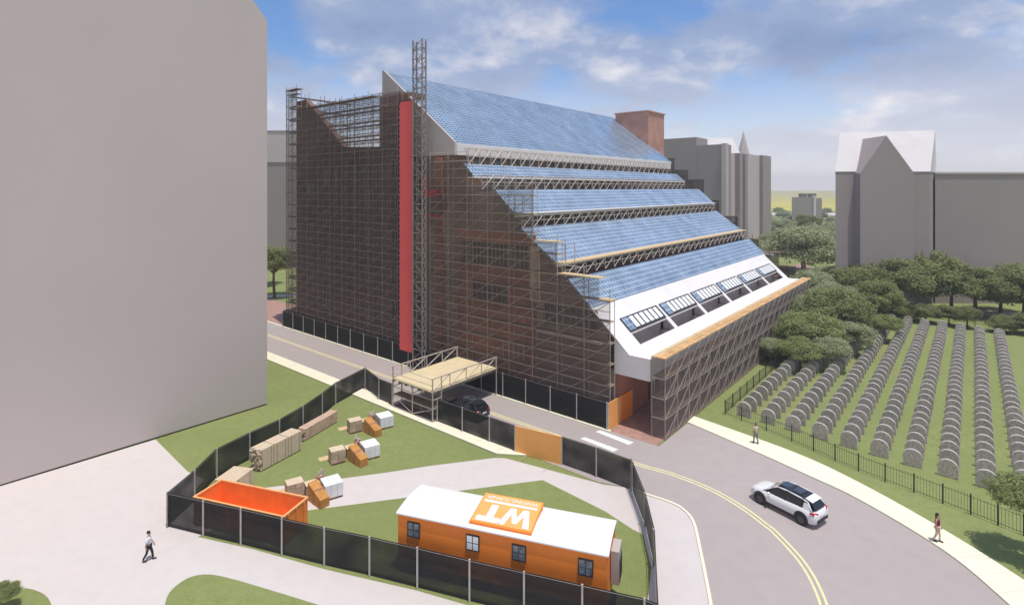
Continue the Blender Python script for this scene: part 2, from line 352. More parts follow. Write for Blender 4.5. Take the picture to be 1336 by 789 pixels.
# pale concrete of the forecourt on the left and inside the compound
sheet('forecourt_paving', [xy(B(-8.3,4.4,0))]+curb_in+[xy(P(936,850)), (-3,12), (-60,12), (-60,45)] + px((0,634),(203,573),(245,615),(300,640),(345,636),(430,626),(505,616),(560,607.5),(645,597))+[xy(B(-9.9,-3.6,0))], 0.006, M['path'])
# kerb along the near side of the bend
def strip(line, w_, z, name, m, thick=0.0):
    pts = [Vector(p) for p in line]; l = []; r_ = []
    for i, p in enumerate(pts):
        d = (pts[min(i+1,len(pts)-1)]-pts[max(i-1,0)]).normalized(); nn = Vector((-d.y, d.x))*w_/2
        l.append(p+nn); r_.append(p-nn)
    mb = MB(); 
    for i in range(len(pts)-1):
        a, b, c, d = l[i], l[i+1], r_[i+1], r_[i]
        if thick: mb.hexa([(a.x,a.y,z-thick),(b.x,b.y,z-thick),(c.x,c.y,z-thick),(d.x,d.y,z-thick),(a.x,a.y,z),(b.x,b.y,z),(c.x,c.y,z),(d.x,d.y,z)])
        else: mb.add([(a.x,a.y,z),(b.x,b.y,z),(c.x,c.y,z),(d.x,d.y,z)], [(3,2,1,0)])
    if thick:       # one closed strip, not a row of boxes
        mb = MB(); n = len(pts)
        vs = [(p.x,p.y,z) for p in l]+[(p.x,p.y,z) for p in r_]+[(p.x,p.y,z-thick) for p in l]+[(p.x,p.y,z-thick) for p in r_]
        fs = []
        for i in range(n-1):
            fs += [(i,i+1,n+i+1,n+i),(i,i+1,2*n+i+1,2*n+i),(n+i,n+i+1,3*n+i+1,3*n+i)]
        fs += [(0,n,3*n,2*n),(n-1,2*n-1,4*n-1,3*n-1)]
        mb.add(vs, fs)
    o = mb.build(name, m, normals=bool(thick)); o['kind'] = 'structure'; return o
strip(curb_in, 0.17, 0.08, 'kerb', M['sidewalk'], 0.08)
# lawns inside and around the compound
sheet('compound_lawn', [xy(B(-9.95,-25.5,0)), xy(B(-9.95,-4.6,0)), xy(P(645,597)), xy(P(560,607.5)), xy(P(505,616)), xy(P(430,626)), xy(P(345,636)), xy(P(300,642)), xy(P(250,644)), xy(P(300,590)), xy(P(372,556)), xy(P(440,525))], 0.012, M['grass'])
sheet('trailer_lawn', smoothline(px((398,666),(560,645),(708,626)),4)+px((790,667),(825,690),(839,697),(850,740))+px((846,775),(838,800),(830,850),(700,815),(544,770),(423,742),(330,716),(258,700),(300,680)), 0.012, M['grass'])
sheet('lawn_island', smoothline(px((214,795),(219,776),(232,762),(250,752),(272,749),(300,754),(345,767),(420,790),(500,815),(360,840),(235,825),(214,795)),6)[:-1], 0.012, M['grass'])
sheet('corner_lawn', smoothline(px((-60,770),(-20,765),(30,766.5),(52,772),(64,782),(67,800),(50,830),(-60,840),(-60,770)),6)[:-1], 0.012, M['grass'])
# cream pavements: a real step up from the road
sheet('sidewalk', [xy(B(-8.25,-110,0)), xy(B(-8.25,-2.6,0)), xy(B(-8.6,-2.6,0)), xy(B(-9.9,-4.6,0)), xy(B(-9.9,-110,0))], 0.10, M['sidewalk'], thick=0.1)
inner = smoothline(px((905,543.6),(1033.8,590),(1120,630),(1230.5,691.6),(1336,758),(1420,815)))
sheet('outer_sidewalk', outer+list(reversed(inner)), 0.10, M['sidewalk'], thick=0.1)
sheet('building_kerb', [xy(B(-0.1,-110,0)), xy(B(-0.1,0.4,0)), xy(B(-0.42,0.4,0)), xy(B(-0.42,-110,0))], 0.10, M['sidewalk'], thick=0.1)
# brick walk beside the building foot and other paths
sheet('brick_walk', [xy(B(-0.1,0.45,0)), xy(B(-0.1,4.75,0)), xy(B(60,4.75,0)), xy(B(60,-0.2,0)), xy(B(1.2,-0.2,0)), xy(B(1.2,.45,0))], 0.012, M['red_paving'])
sheet('building_plot', [xy(B(-0.1,-60,0)), xy(B(-0.1,0.4,0)), xy(B(1.2,0.4,0)), xy(B(1.2,-.3,0)), xy(B(60,-.3,0)), xy(B(60,-60,0))], 0.008, M['brown_conc'])
sheet('brick_plaza', [xy(B(-0.4,-110,0)), xy(B(-0.4,-60,0)), xy(B(9,-60,0)), xy(B(9,-110,0))], 0.012, M['red_paving'])
sheet('far_path', [xy(P(1090,400)), xy(P(1180,403)), xy(P(1250,409)), xy(P(1400,421)), xy(P(1400,413)), xy(P(1250,402)), xy(P(1180,397)), xy(P(1090,395))], 0.012, M['path'])
sheet('far_brick_path', px((1000,362),(1066,362),(1068,352),(1052,346),(1066,341),(1050,341),(1020,352),(1000,353)), 0.012, M['red_paving'])
sheet('far_street', px((900,281),(1110,281),(1110,278),(900,278)), 0.02, M['path'])
sheet('cross_path', px((920,338),(1010,334),(1100,322),(1100,318),(1010,328),(920,331)), 0.016, M['path'])
sheet('park_path', px((960,300),(1110,296),(1110,294),(960,297)), 0.02, M['path'])
sheet('left_path', px((330,389),(400,386),(400,383),(330,386)), 0.012, M['path'])
# road paint: double yellow line, straight then round the bend, and two white bars
yl = [xy(B(-4.1,-110,0)), xy(B(-4.1,-40,0)), xy(B(-4.05,-15,0)), xy(B(-3.95,-2,0))]+px((826,603.5),(876,618),(925,637),(966,660),(1000,685),(1014,697),(1048,735),(1071,778),(1085,830))
yl = smoothline(yl, 8)
def off(line, d):
    pts = [Vector(p) for p in line]; r_ = []
    for i, p in enumerate(pts):
        t = (pts[min(i+1,len(pts)-1)]-pts[max(i-1,0)]).normalized(); r_.append(p+Vector((-t.y,t.x))*d)
    return r_
strip(off(yl, 0.16), 0.13, 0.010, 'yellow_line', M['paint_yellow']); strip(off(yl, -0.16), 0.13, 0.010, 'yellow_line', M['paint_yellow'])
sheet('white_road_bar', px((757,572),(763,570),(807,586),(800,589)), 0.010, M['paint_white'])
sheet('white_road_bar', px((777,563),(783,561),(827,577),(820,580)), 0.010, M['paint_white'])
# joints in the pavement slabs are scored in the material; a few real expansion joints across it
mb = MB()
for k in range(46):
    ww = -108+k*2.4
    if ww < 3: mb.add([B(-8.3,ww,0.103),B(-9.85,ww,0.103),B(-9.85,ww+.03,0.103),B(-8.3,ww+.03,0.103)], [(0,1,2,3)])
for i in range(3, len(outer)-1, 2):
    a = Vector(outer[i]); j = min(range(len(inner)), key=lambda q: (Vector(inner[q])-a).length); b = Vector(inner[j]); d = (b-a).normalized(); nn = Vector((-d.y,d.x))*.02
    mb.add([(a.x,a.y,.103),(b.x,b.y,.103),(b.x+nn.x,b.y+nn.y,.103),(a.x+nn.x,a.y+nn.y,.103)], [(0,1,2,3)])
o = mb.build('pavement_joints', M['beige_conc'], normals=False); o['kind'] = 'structure'

# ------------------------------------------------------------------ the stepped brick building
U0, U1 = 1.6, 57.5
bld = thing('stepped_building', B(U0,-28,0), 'large brown brick building with stepped blue glass roofs, wrapped in scaffolding', 'building')
body = [(-57,0),(-57,27.0),(-34.4,27.0),(-34.4,36.6),(-21.2,26.7),(-21.2,25.6),(-22.6,25.6),(-22.6,24.2),(-19.6,24.2),(-18.3,22.9),(-19.1,22.9),(-19.1,21.2),(-14.9,21.2),(-12.2,18.7),(-13.2,18.7),(-13.2,17.2),(-11.2,17.2),(-6.8,13.9),(-7.8,13.9),(-7.8,12.5),(-5.3,12.5),(-2.9,10.3),(-0.9,8.4),(-0.9,4.9),(-0.1,4.9),(-0.1,0)]
MB().prof(body, U0, U1).build('wall', M['brown_conc'], bld)
def slab(w0, z0, w1, z1, u0, u1, t=0.16, off_=0.02):
    d = Vector((w1-w0, z1-z0)).normalized(); n = Vector((-d.y, d.x)); 
    if n.y < 0: n = -n
    a = (w0+n.x*off_, z0+n.y*off_); b = (w1+n.x*off_, z1+n.y*off_)
    return [a, b, (b[0]+n.x*t, b[1]+n.y*t), (a[0]+n.x*t, a[1]+n.y*t)]
for (w0,z0,w1,z1,u1,mm) in [(-34.4,36.7,-21.2,26.8,61.5,'glass_tile'),(-19.6,24.3,-18.1,22.95,60.5,'glass_sheet'),(-14.9,21.35,-12.0,18.75,59.5,'glass_sheet'),(-11.2,17.35,-6.65,14.0,58.5,'glass_sheet'),(-5.3,12.65,-2.62,10.2,58,'glass_sheet')]:
    MB().prof(slab(w0,z0,w1,z1,0,0), U0-0.25, u1).build('glass_roof', M[mm], bld)
    # thin white edge flashing at the foot of each glass slope
    MB().prof([(w1-.05,z1-.18),(w1+.16,z1-.18),(w1+.16,z1+.05),(w1+.02,z1+.05)], U0-0.25, u1).build('gutter', M['white_conc'], bld)
# upper gable in pale concrete, fascia below the great roof
MB().prof([(-34.5,25.5),(-34.5,37.05),(-34.2,37.05),(-20.95,27.05),(-20.95,25.5)], U0-0.35, U0-0.02).build('gable_parapet', M['beige_conc'], bld)
MB().bbox(U0-0.02, 60.5, -21.19, -20.8, 25.5, 26.75).build('fascia', M['white_conc'], bld)
MB().bbox(U0-0.02, 60.0, -34.6, -34.41, 27.0, 36.9).build('rear_wall', M['beige_conc'], bld)
# far end of the block and brick penthouse
MB().prof([(-34.3,0),(-34.3,36.4),(-21.3,26.6),(-21.3,20),(-12.4,18.4),(-5.4,12.3),(-1.2,8.2),(-1.2,0)], U1+0.01, U1+1.2).build('end_wall', M['dark_conc'], bld)
pent = MB().bbox(60.6, 68.2, -33.2, -25.7, 0, 37.3).build('penthouse', M['brick_pent'], bld)
MB().bbox(60.4, 68.4, -33.4, -25.5, 37.3, 37.55).build('coping', M['brick_pent'], pent)
# left wing facings
MB().prof([(-56.8,2),(-56.8,35.3),(-54,35.3),(-43.6,27.5),(-34.6,27.1),(-34.6,2)], U0-0.12, U0-0.03).build('wing_wall', M['brick_dark'], bld)
MB().prof([(-56.8,27.02),(-56.8,35.25),(-54,35.25),(-43.6,27.45),(-42.9,27.02)], U0-0.02, U0+0.8).build('sloping_parapet', M['brick_dark'], bld)
tow = MB().bbox(1.05, 4.0, -34.7, -29.0, 0, 33.7).build('brick_tower', M['brick_dark'], bld)
# brick facings on the gable
MB().prof([(-24.3,0.3),(-24.3,25.3),(-23.0,25.3),(-23.0,0.3)], U0-0.5, U0-0.03).build('brick_pier', M['brick'], bld)
MB().prof([(-20.6,1.0),(-20.6,16.8),(-9.3,16.8),(-9.3,1.0)], U0-0.10, U0-0.03).build('brick_facing', M['brick'], bld)
MB().prof([(-18.7,3.4),(-18.7,8.6),(-10.4,8.6),(-10.4,3.4)], U0-0.2, U0-0.11).build('brick_facing', M['brick_orange'], bld)
MB().prof([(-9.9,10.0),(-9.9,15.6),(-8.7,15.6),(-8.7,10.0)], U0-0.35, U0-0.11).build('downpipe_box', M['lumber_pink'], bld)
def winband(u, w0, w1, z0, z1, n, frame='beige_conc'):
    p = MB().bbox(u-0.06, u, w0, w1, z0, z1).build('window', M['window'], bld)
    f = MB(); f.bbox(u-0.12, u-0.06, w0, w1, z1, z1+.12); f.bbox(u-0.12, u-0.06, w0, w1, z0-.12, z0)
    for k in range(n+1):
        a = w0+(w1-w0)*k/n; f.bbox(u-0.12, u-0.061, a-.07, a+.07, z0, z1)
    f.build('frame', M[frame], p)
winband(U0-0.10, -19.8, -9.6, 13.3, 15.6, 18, 'plank_brown')
winband(U0-0.10, -18.2, -13.0, 9.4, 11.2, 7, 'plank_brown')
winband(U0-0.03, -8.2, -2.0, 8.0, 10.0, 8, 'plank_brown')
winband(U0-0.10, -13.6, -10.8, 3.4, 5.2, 4)
MB().bbox(U0-0.5, U0-0.03, -9.0, -1.4, 7.05, 7.3).build('ledge', M['white_conc'], bld)
for wz, zs in ((-52.5,(8,14,20,26)),(-48.0,(4,10,16,22)),(-37.5,(4,9,14,19)),(-31.4,(5,9.5,14,18.5,23,27.5))):
    for z in zs:
        uf = 1.05 if wz > -34 else U0-0.12
        if wz > -34 or z < 25: winband(uf, wz-.9, wz+.9, z, z+2.2, 2, 'beige_conc')
for k in range(5): winband(U0-0.12, -46+k*2.3, -46+k*2.3+1.0, 17.5, 24.5, 1, 'brown_conc')
# risers between the glass slopes: recessed window strips
for (wr, z0, z1) in [(-22.6,24.3,25.5),(-19.1,21.5,22.8),(-13.2,17.5,18.5),(-7.8,12.8,13.7)]:
    p = MB().bbox(4, 56, wr, wr+0.05, z0, z1).build('window', M['window'], bld)
    for k in range(27): MB().bbox(3.9+k*2.0, 4.1+k*2.0+(.5 if k%4==0 else 0), wr+.05, wr+.12, z0, z1).build('mullion', M['brown_conc'], p)
# white lower roof: sloping strip with six cut-outs, flat edge, fascia, end caps
KS = 6.4/6.89
def sz(w_): return 6.65-KS*(w_-1.44)
UE = 57.0
def wslab(mb, w0, w1, u0, u1, t=0.18): mb.prof([(w0,sz(w0)),(w1,sz(w1)),(w1,sz(w1)-t),(w0,sz(w0)-t)], u0, u1)
mb = MB(); wslab(mb, -2.62, 0.12, U0-0.3, UE); 
mb.prof([(1.12,sz(1.12)),(1.44,6.65),(3.5,6.65),(3.5,4.7),(3.3,4.7),(3.3,6.45),(1.44,6.45),(1.12,6.6)], U0-0.3, UE)
bays = [(4.1+k*8.62, 4.1+k*8.62+7.9) for k in range(6)]
prev = U0-0.3
for a, b in bays: wslab(mb, 0.12, 1.12, prev, a); prev = b
wslab(mb, 0.12, 1.12, prev, UE)
mb.prof([(-0.05,4.7),(-0.05,8.0),(1.44,6.44),(3.29,6.44),(3.29,4.7)], U0-0.3, U0-0.1)
mb.prof([(-0.05,4.7),(-0.05,8.0),(1.44,6.44),(3.29,6.44),(3.29,4.7)], UE-.2, UE)
mb.bbox(U0-0.29, UE-.01, -0.05, 3.29, 4.7, 4.85)
mb.build('white_roof', M['white_conc'], bld)
for k, (a, b) in enumerate(bays):
    r_ = MB(); r_.bbox(a-.02, b+.02, -0.6, -0.5, 5.0, 7.9); r_.bbox(a+.1, b-.1, -0.5, 3.2, 4.86, 4.92)
    r_.bbox(a-.1, a-.02, -0.5, 1.3, 4.9, 6.55); r_.bbox(b+.02, b+.1, -0.5, 1.3, 4.9, 6.55); r_.bbox(a, b, 1.5, 1.58, 4.92, 6.4)
    r_.bbox(a+1.0, b-1.4, -.1, .8, 4.93, 5.5)
    r_.build('light_well', M['well'], bld)
    def q(mb_, w0, w1, u0, u1, h0, h1): mb_.prof([(w0,sz(w0)+h0),(w1,sz(w1)+h0),(w1,sz(w1)+h1),(w0,sz(w0)+h1)], u0, u1)
    m_ = MB(); q(m_, -1.05, 0.12, a-.05, b+.05, 0.003, .10); sk = m_.build('skylight', M['trim'], bld)
    m_ = MB(); q(m_, -0.97, 0.04, a+.1, a+1.35, .101, .14); m_.build('solar_pane', M['glass_sheet'], sk)
    for j in range(6):
        x0 = a+1.5+j*1.05; m_ = MB(); q(m_, -0.92, -0.02, x0, x0+.78, .101, .14); m_.build('white_pane', M['white'], sk)
# front ground-floor wall under the overhang, seen through the front scaffold
fw = MB().bbox(1.7, 57, -0.09, 0.05, 0.02, 4.7).build('brick_facing', M['brick'], bld)
for k in range(13):
    a = 8+k*3.9; p = MB().bbox(a, a+2.3, 0.05, 0.11, 0.4, 3.6).build('window', M['window'], bld)
    MB().bbox(a+1.1, a+1.2, .11, .15, .4, 3.6).bbox(a, a+2.3, .11, .15, 2.4, 2.5).build('frame', M['white_conc'], p)

# ------------------------------------------------------------------ scaffolds
class Scaf:
    """collects the members of one scaffold and links each as a part"""
    def __init__(s, root): s.root = root; s.br = []
    def std(s, p0, p1, r=0.045, m='steel', n=5): MB().tube(p0, p1, r, n).build('standard', M[m], s.root)
    def led(s, segs, r=0.035, m='steel'):
        for a, b in segs:
            if len(segs) <= 4: MB().tube(a, b, r, 4).build('ledger', M[m], s.root)
        if len(segs) > 4:
            mb = MB()
            for a, b in segs: mb.tube(a, b, r, 4)
            mb.build('ledger', M[m], s.root)
    def brace(s, a, b, r=0.03): s.br.append((a, b, r))
    def finish(s, m='steel'):
        s.br.sort(key=lambda t: (t[0]-Vector((0,0,H))).length)
        for a, b, r in s.br[:100]: MB().tube(a, b, r, 4).build('brace', M[m], s.root)
        if len(s.br) > 100:
            mb = MB()
            for a, b, r in s.br[100:]: mb.tube(a, b, r, 4)
            mb.build('brace', M[m], s.root)['kind'] = 'stuff'
def wall_scaf(us, ws, top, lift, root, planks=True, net=None, mat_='steel', base=0.0, skipw=None):
    """scaffold against a gable: us=(front,back) planes, ws= standards' w, top(w)-> height"""
    sf = Scaf(root); uf, ub = us
    for w_ in ws:
        t = top(w_)
        sf.std(B(uf,w_,base), B(uf,w_,t+.9), m=mat_); sf.std(B(ub,w_,base), B(ub,w_,t), r=.035, m=mat_)
    zmax = max(top(w_) for w_ in ws); k = 1
    while k*lift <= zmax+.01:
        z = base+k*lift; segs = []; pl = MB(); has = False
        for a, b in zip(ws[:-1], ws[1:]):
            if skipw and skipw(a, b): continue
            t = min(top(a+.01), top(b-.01))
            if z <= t+.35:
                segs += [(B(uf,a,z),B(uf,b,z)),(B(ub,a,z),B(ub,b,z)),(B(uf,b,z),B(ub,b,z))]
                if z+1.0 <= t+1.2: segs.append((B(uf,a,z+1.0),B(uf,b,z+1.0)))
                sf.brace(B(uf,a,z-lift), B(uf,b,z))
                pl.bbox(uf+.08, ub-.06, a+.05, b-.05, z+.04, z+.085); has = True
        if segs: sf.led(segs, r=.03, m=mat_)
        if has: pl.build('platform', M['plank_brown'], root)
        k += 1
    sf.finish(mat_)
GW = [-57.3+3.04*k for k in range(20)]; GW[-1] = 0.15
def gtop(w_):
    for lim, z in ((-53.5,36.6),(-26.9,33.5),(-17.6,25.0),(-8.4,22.0),(-5.5,16.4),(-0.9,13.4)):
        if w_ < lim: return z
    return 11.5
gs = thing('gable_scaffold', B(0.5,-28,0), 'tall brown netted scaffold covering the whole gable end above the street', 'scaffold')
wall_scaf((0.12,0.95), GW, gtop, 1.9, gs, skipw=lambda a,b: a < -25.3 < b)
# netting in stepped drops, one per bay group
edges = [(-57.4,-53.9,36.8),(-53.9,-34.9,33.7),(-34.9,-29.2,33.7),(-24.2,-17.6,25.0),(-17.6,-8.4,22.0),(-8.4,-5.6,16.4),(-5.6,-0.9,13.4),(-0.9,.2,11.5)]
for a, b, z in edges:
    MB().add([B(0.06,a,2.0),B(0.06,b,2.0),B(0.06,b,z),B(0.06,a,z)], [(0,1,2,3)]).build('netting', M['net_dark' if b < -26 else 'net'], gs, normals=False)
for a, b, z in ((-8.3,-5.5,16.4),(-5.4,-.8,13.4),(-0.9,.3,11.5),(-53.9,-34.9,33.6),(-57.4,-53.9,36.8)):
    MB().bbox(-0.02, 1.0, a, b, z, z+.09).build('platform', M['plank' if a>-9 else 'plank_brown'], gs)
for z in (28.0,29.9,31.8):
    MB().bbox(0.9, 1.25, -50, -34.8, z, z+.16).build('platform', M['plank_brown'], gs)
# back half of the wing scaffold, standing free above the low roof
rs = thing('wing_scaffold', B(3,-45,27.4), 'free standing bare scaffold frame above the low roof of the left wing', 'scaffold')
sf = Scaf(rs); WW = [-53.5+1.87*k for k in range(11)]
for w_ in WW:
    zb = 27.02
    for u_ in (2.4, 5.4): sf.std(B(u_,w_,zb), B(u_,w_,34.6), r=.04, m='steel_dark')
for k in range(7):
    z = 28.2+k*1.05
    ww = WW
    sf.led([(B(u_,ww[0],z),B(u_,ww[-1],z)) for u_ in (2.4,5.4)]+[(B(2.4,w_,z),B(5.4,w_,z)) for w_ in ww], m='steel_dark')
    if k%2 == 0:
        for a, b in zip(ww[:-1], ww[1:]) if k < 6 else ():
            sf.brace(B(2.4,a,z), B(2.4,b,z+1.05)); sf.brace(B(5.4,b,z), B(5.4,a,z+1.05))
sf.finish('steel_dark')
# return at the far left: side scaffold round the corner
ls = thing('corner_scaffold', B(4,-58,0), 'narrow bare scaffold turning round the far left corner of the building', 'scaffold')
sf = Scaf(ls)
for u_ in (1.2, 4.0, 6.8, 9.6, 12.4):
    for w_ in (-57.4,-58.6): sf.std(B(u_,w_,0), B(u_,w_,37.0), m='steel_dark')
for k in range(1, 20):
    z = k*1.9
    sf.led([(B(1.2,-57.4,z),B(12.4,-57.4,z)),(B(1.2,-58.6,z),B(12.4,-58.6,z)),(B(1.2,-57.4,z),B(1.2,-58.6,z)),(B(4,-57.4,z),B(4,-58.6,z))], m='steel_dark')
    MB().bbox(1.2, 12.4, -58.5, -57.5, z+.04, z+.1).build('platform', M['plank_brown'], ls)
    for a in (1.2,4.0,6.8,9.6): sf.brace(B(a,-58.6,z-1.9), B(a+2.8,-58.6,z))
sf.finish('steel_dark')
# terrace scaffolds on the steps
def terrace(w0, w1, z0, z1, u0, u1, plank, label, rail=True, bays_=1.9):
    t = thing('terrace_scaffold', B((u0+u1)/2,(w0+w1)/2,z0), label, 'scaffold', 'scaffolds along the roof steps')
    sf = Scaf(t); n = int((u1-u0)/bays_); us = [u0+(u1-u0)*k/n for k in range(n+1)]
    for k, u_ in enumerate(us):
        sf.std(B(u_,w1,z0), B(u_,w1,z1+(0.0)), r=.045)
        if k < n: sf.brace(B(u_,w1+.04,z0), B(us[k+1],w1+.04,z1), r=.045)
        if k < n: sf.brace(B(us[k+1],w0,z0), B(u_,w0,z1), r=.04)
    sf.led([(B(u0,w1,z1),B(u1,w1,z1)),(B(u0,w0,z1),B(u1,w0,z1)),(B(u0,w1,(z0+z1)/2),B(u1,w1,(z0+z1)/2))])
    if plank: MB().bbox(u0-.3, u1+.3, w0, w1+.12, z1, z1+.1).build('platform', M[plank], t)
    if rail:
        for u_ in (u0, u0+1.6): sf.std(B(u_,w1+.1,z1), B(u_,w1+.1,z1+2.0), r=.05); sf.std(B(u_,w0,z1), B(u_,w0,z1+2.0), r=.05)
        sf.led([(B(u0,w0,z1+q_),B(u0,w1+.1,z1+q_)) for q_ in (1.0,2.0)])
    sf.finish()
terrace(-20.6,-19.9,24.4,26.3, 2.5,58.5, None, 'scaffold frames under the white fascia of the topmost glass roof', rail=False)
terrace(-18.0,-17.1,21.5,23.1, 1.8,58.5, None, 'scaffold frames below the thin second glass strip', rail=False)
terrace(-12.1,-11.2,17.4,18.9, 1.6,58.0, 'white_conc', 'pale planked scaffold below the third glass slope')
terrace(-6.7,-5.6,12.9,14.2, 1.4,57.5, 'plank', 'cream planked scaffold below the fourth glass slope')
# stepped scaffold at the building's far gable
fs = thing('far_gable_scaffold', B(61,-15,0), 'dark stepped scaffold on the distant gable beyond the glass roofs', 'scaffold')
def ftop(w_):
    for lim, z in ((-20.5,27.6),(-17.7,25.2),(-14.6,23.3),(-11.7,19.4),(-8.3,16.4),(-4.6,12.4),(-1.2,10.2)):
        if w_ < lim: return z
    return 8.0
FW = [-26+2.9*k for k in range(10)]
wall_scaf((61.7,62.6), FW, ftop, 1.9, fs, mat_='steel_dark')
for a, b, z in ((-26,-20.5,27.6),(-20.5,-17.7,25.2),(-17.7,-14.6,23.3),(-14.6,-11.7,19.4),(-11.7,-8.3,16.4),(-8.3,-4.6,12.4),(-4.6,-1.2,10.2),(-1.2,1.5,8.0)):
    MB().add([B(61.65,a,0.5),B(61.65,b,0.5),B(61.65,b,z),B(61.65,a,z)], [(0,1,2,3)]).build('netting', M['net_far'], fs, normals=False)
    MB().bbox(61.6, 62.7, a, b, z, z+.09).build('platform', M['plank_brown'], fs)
# long low front scaffold under the white roof
fr = thing('front_scaffold', B(29,4.3,0), 'long low netted scaffold with orange plank deck beside the cemetery lawn', 'scaffold')
sf = Scaf(fr); n = 21; us = [1.3+2.65*k for k in range(n+1)]; WF, WB_ = 4.84, 3.62; LZ = 1.72
for u_ in us: sf.std(B(u_,WF,0), B(u_,WF,6.95), r=.05); sf.std(B(u_,WB_,0), B(u_,WB_,6.9), r=.04)
for k in range(1, 5):
    z = LZ*k; segs = [(B(1.3,WF,z),B(us[-1],WF,z)),(B(1.3,WB_,z),B(us[-1],WB_,z))]+[(B(u_,WF,z),B(u_,WB_,z)) for u_ in us]
    sf.led(segs, r=.045)
    if k < 4: MB().bbox(1.4, us[-1], WB_+.05, WF-.08, z+.05, z+.1).build('platform', M['plank_brown'], fr)
    for a, b in zip(us[:-1], us[1:]):
        sf.brace(B(a,WF+.02,z-LZ), B(b,WF+.02,z), r=.035)
        if k % 2: sf.brace(B((a+b)/2,WF,z-LZ), B(b,WF,z), r=.03)
sf.finish()
random.seed(3)
for k in range(3):
    w0 = WB_-.05+k*.45; mb = MB(); u_ = 1.25
    while u_ < us[-1]:
        l = random.uniform(2.6,4.0); mb.bbox(u_, min(u_+l-.05,us[-1]+.1), w0, w0+.41, 6.92+k*.002, 6.98+random.uniform(0,.03)); u_ += l
    mb.build('deck_plank', M['plank_orange' if k else 'plank'], fr)
MB().add([B(1.25,WF+.08,0.05),B(us[-1],WF+.08,0.05),B(us[-1],WF+.08,6.85),B(1.25,WF+.08,6.85)], [(0,1,2,3)]).build('netting', M['net_light'], fr, normals=False)
MB().add([B(1.22,WF+.06,0.05),B(1.22,WB_-.1,0.05),B(1.22,WB_-.1,6.85),B(1.22,WF+.06,6.85)], [(0,1,2,3)]).build('netting', M['net_light'], fr, normals=False)

# hoist mast, hoist car and the red dashed strip beside it
ms = thing('hoist_mast', B(0.2,-25.3,0), 'tall lattice hoist mast rising above the roof beside the red strip', 'hoist mast')
cs = [(-.55,-26.15),(-.55,-24.5),(.02,-24.5),(.02,-26.15)]
for a, b in cs: MB().tube(B(a,b,0), B(a,b,39.2), .10, 6).build('chord', M['steel_mast'], ms)
mb = MB(); k = 0; z = .2
while z < 39.1:
    for i in range(4):
        a, b = cs[i], cs[(i+1)%4]; mb.tube(B(*a,z), B(*b,z), .05, 4)
        h = min(39.2, z+1.15)
        if k % 2 or i % 2: mb.tube(B(*a,z), B(*b,h), .045, 4)
        else: mb.tube(B(*b,z), B(*a,h), .045, 4)
    z += 1.15; k += 1
mb.build('lacing', M['steel_mast'], ms)
hc = thing('hoist_car', B(-.6,-24.4,18.3), 'brown hoist cage with red roof and base on the lattice mast', 'hoist')
MB().bbox(.12,.9,-25.4,-22.4,18.5,20.6).build('cage', M['hoist'], hc)
MB().bbox(.1,.92,-25.5,-22.3,18.3,18.5).build('base', M['red'], hc)
MB().prof([(-25.2,20.62),(-25.0,21.5),(-22.9,21.5),(-22.6,20.62)], .1,.92).build('roof', M['red'], hc)
MB().bbox(.3,.5,-25.4,-25.1,21.5,23.0).build('counter_post', M['red'], hc)
rd = thing('red_dashed_strip', B(-.2,-27.8,1.9), 'tall narrow red strip with dashed black edges hanging down the scaffold', 'hoist run')  # overlay-like red strip with dashed outline, built as a solid sheet
MB().bbox(-.32,-.26,-29.05,-26.45,1.85,32.25).build('red_sheet', M['strip_red'], rd)
mb = MB(); z = 1.9
while z < 32.1: 
    for w_ in (-29.12,-26.50): mb.bbox(-.37,-.321,w_,w_+.18,z,z+.42)
    z += .68
w_ = -29.0
while w_ < -26.6: mb.bbox(-.36,-.3,w_,w_+.36,32.18,32.36); w_ += .6
mb.build('dashed_edge', M['black'], rd)

# ------------------------------------------------------------------ protective deck over the street
dk = thing('overhead_deck', B(-5,-16,0), 'plywood deck on scaffold legs bridging the street to the building', 'scaffold deck')
DU0, DU1, DW0, DW1, DZ = -9.3, -0.25, -18.9, -13.0, 2.9
MB().bbox(DU0, DU1, DW0, DW1, DZ-.09, DZ).build('plywood', M['ply'], dk)
mb = MB()
for k in range(7): w_ = DW0+.1+k*(DW1-DW0-.2)/6; mb.bbox(DU0+.02, DU1, w_-.06, w_+.06, DZ-.33, DZ-.092)
mb.build('joist', M['steel_dark'], dk)
legs = [(u_,w_) for u_ in (-9.2,-8.1) for w_ in (-18.85,-15.9,-13.05)]+[(-.35,-18.85),(-.35,-13.05)]
for u_, w_ in legs: MB().tube(B(u_,w_,0), B(u_,w_,DZ+1.15 if (w_ != -15.9) else DZ), .065, 6).build('leg', M['steel'], dk)
for w_ in (-18.85,-13.05):
    mb = MB(); mb.tube(B(DU0,w_,DZ+1.12), B(DU1,w_,DZ+1.12), .06, 5)
    for k in range(5):
        u_ = -9.2+k*2.2; mb.tube(B(u_,w_,DZ), B(u_,w_,DZ+1.12), .05, 5)
        if k < 4: mb.tube(B(u_,w_,DZ+.02), B(u_+2.2,w_,DZ+1.1), .05, 5)
    mb.build('side_truss', M['steel'], dk)
mb = MB()
for z in (.15, 1.25, 2.1): 
    for u_ in (-9.2,-8.1): mb.tube(B(u_,-18.85,z), B(u_,-13.05,z), .04, 4)
    for w_ in (-18.85,-15.9,-13.05): mb.tube(B(-9.2,w_,z), B(-8.1,w_,z), .04, 4)
mb.tube(B(-9.2,-18.85,DZ+.5), B(-9.2,-13.05,DZ+.5), .035, 4); mb.tube(B(-9.2,-18.85,DZ+1.1), B(-9.2,-13.05,DZ+1.1), .035, 4)
mb.tube(B(-9.2,-15.9,.15), B(-9.2,-13.05,1.25), .035, 4); mb.tube(B(-9.2,-18.85,1.25), B(-9.2,-15.9,.15), .035, 4)
mb.build('bracing', M['steel'], dk)
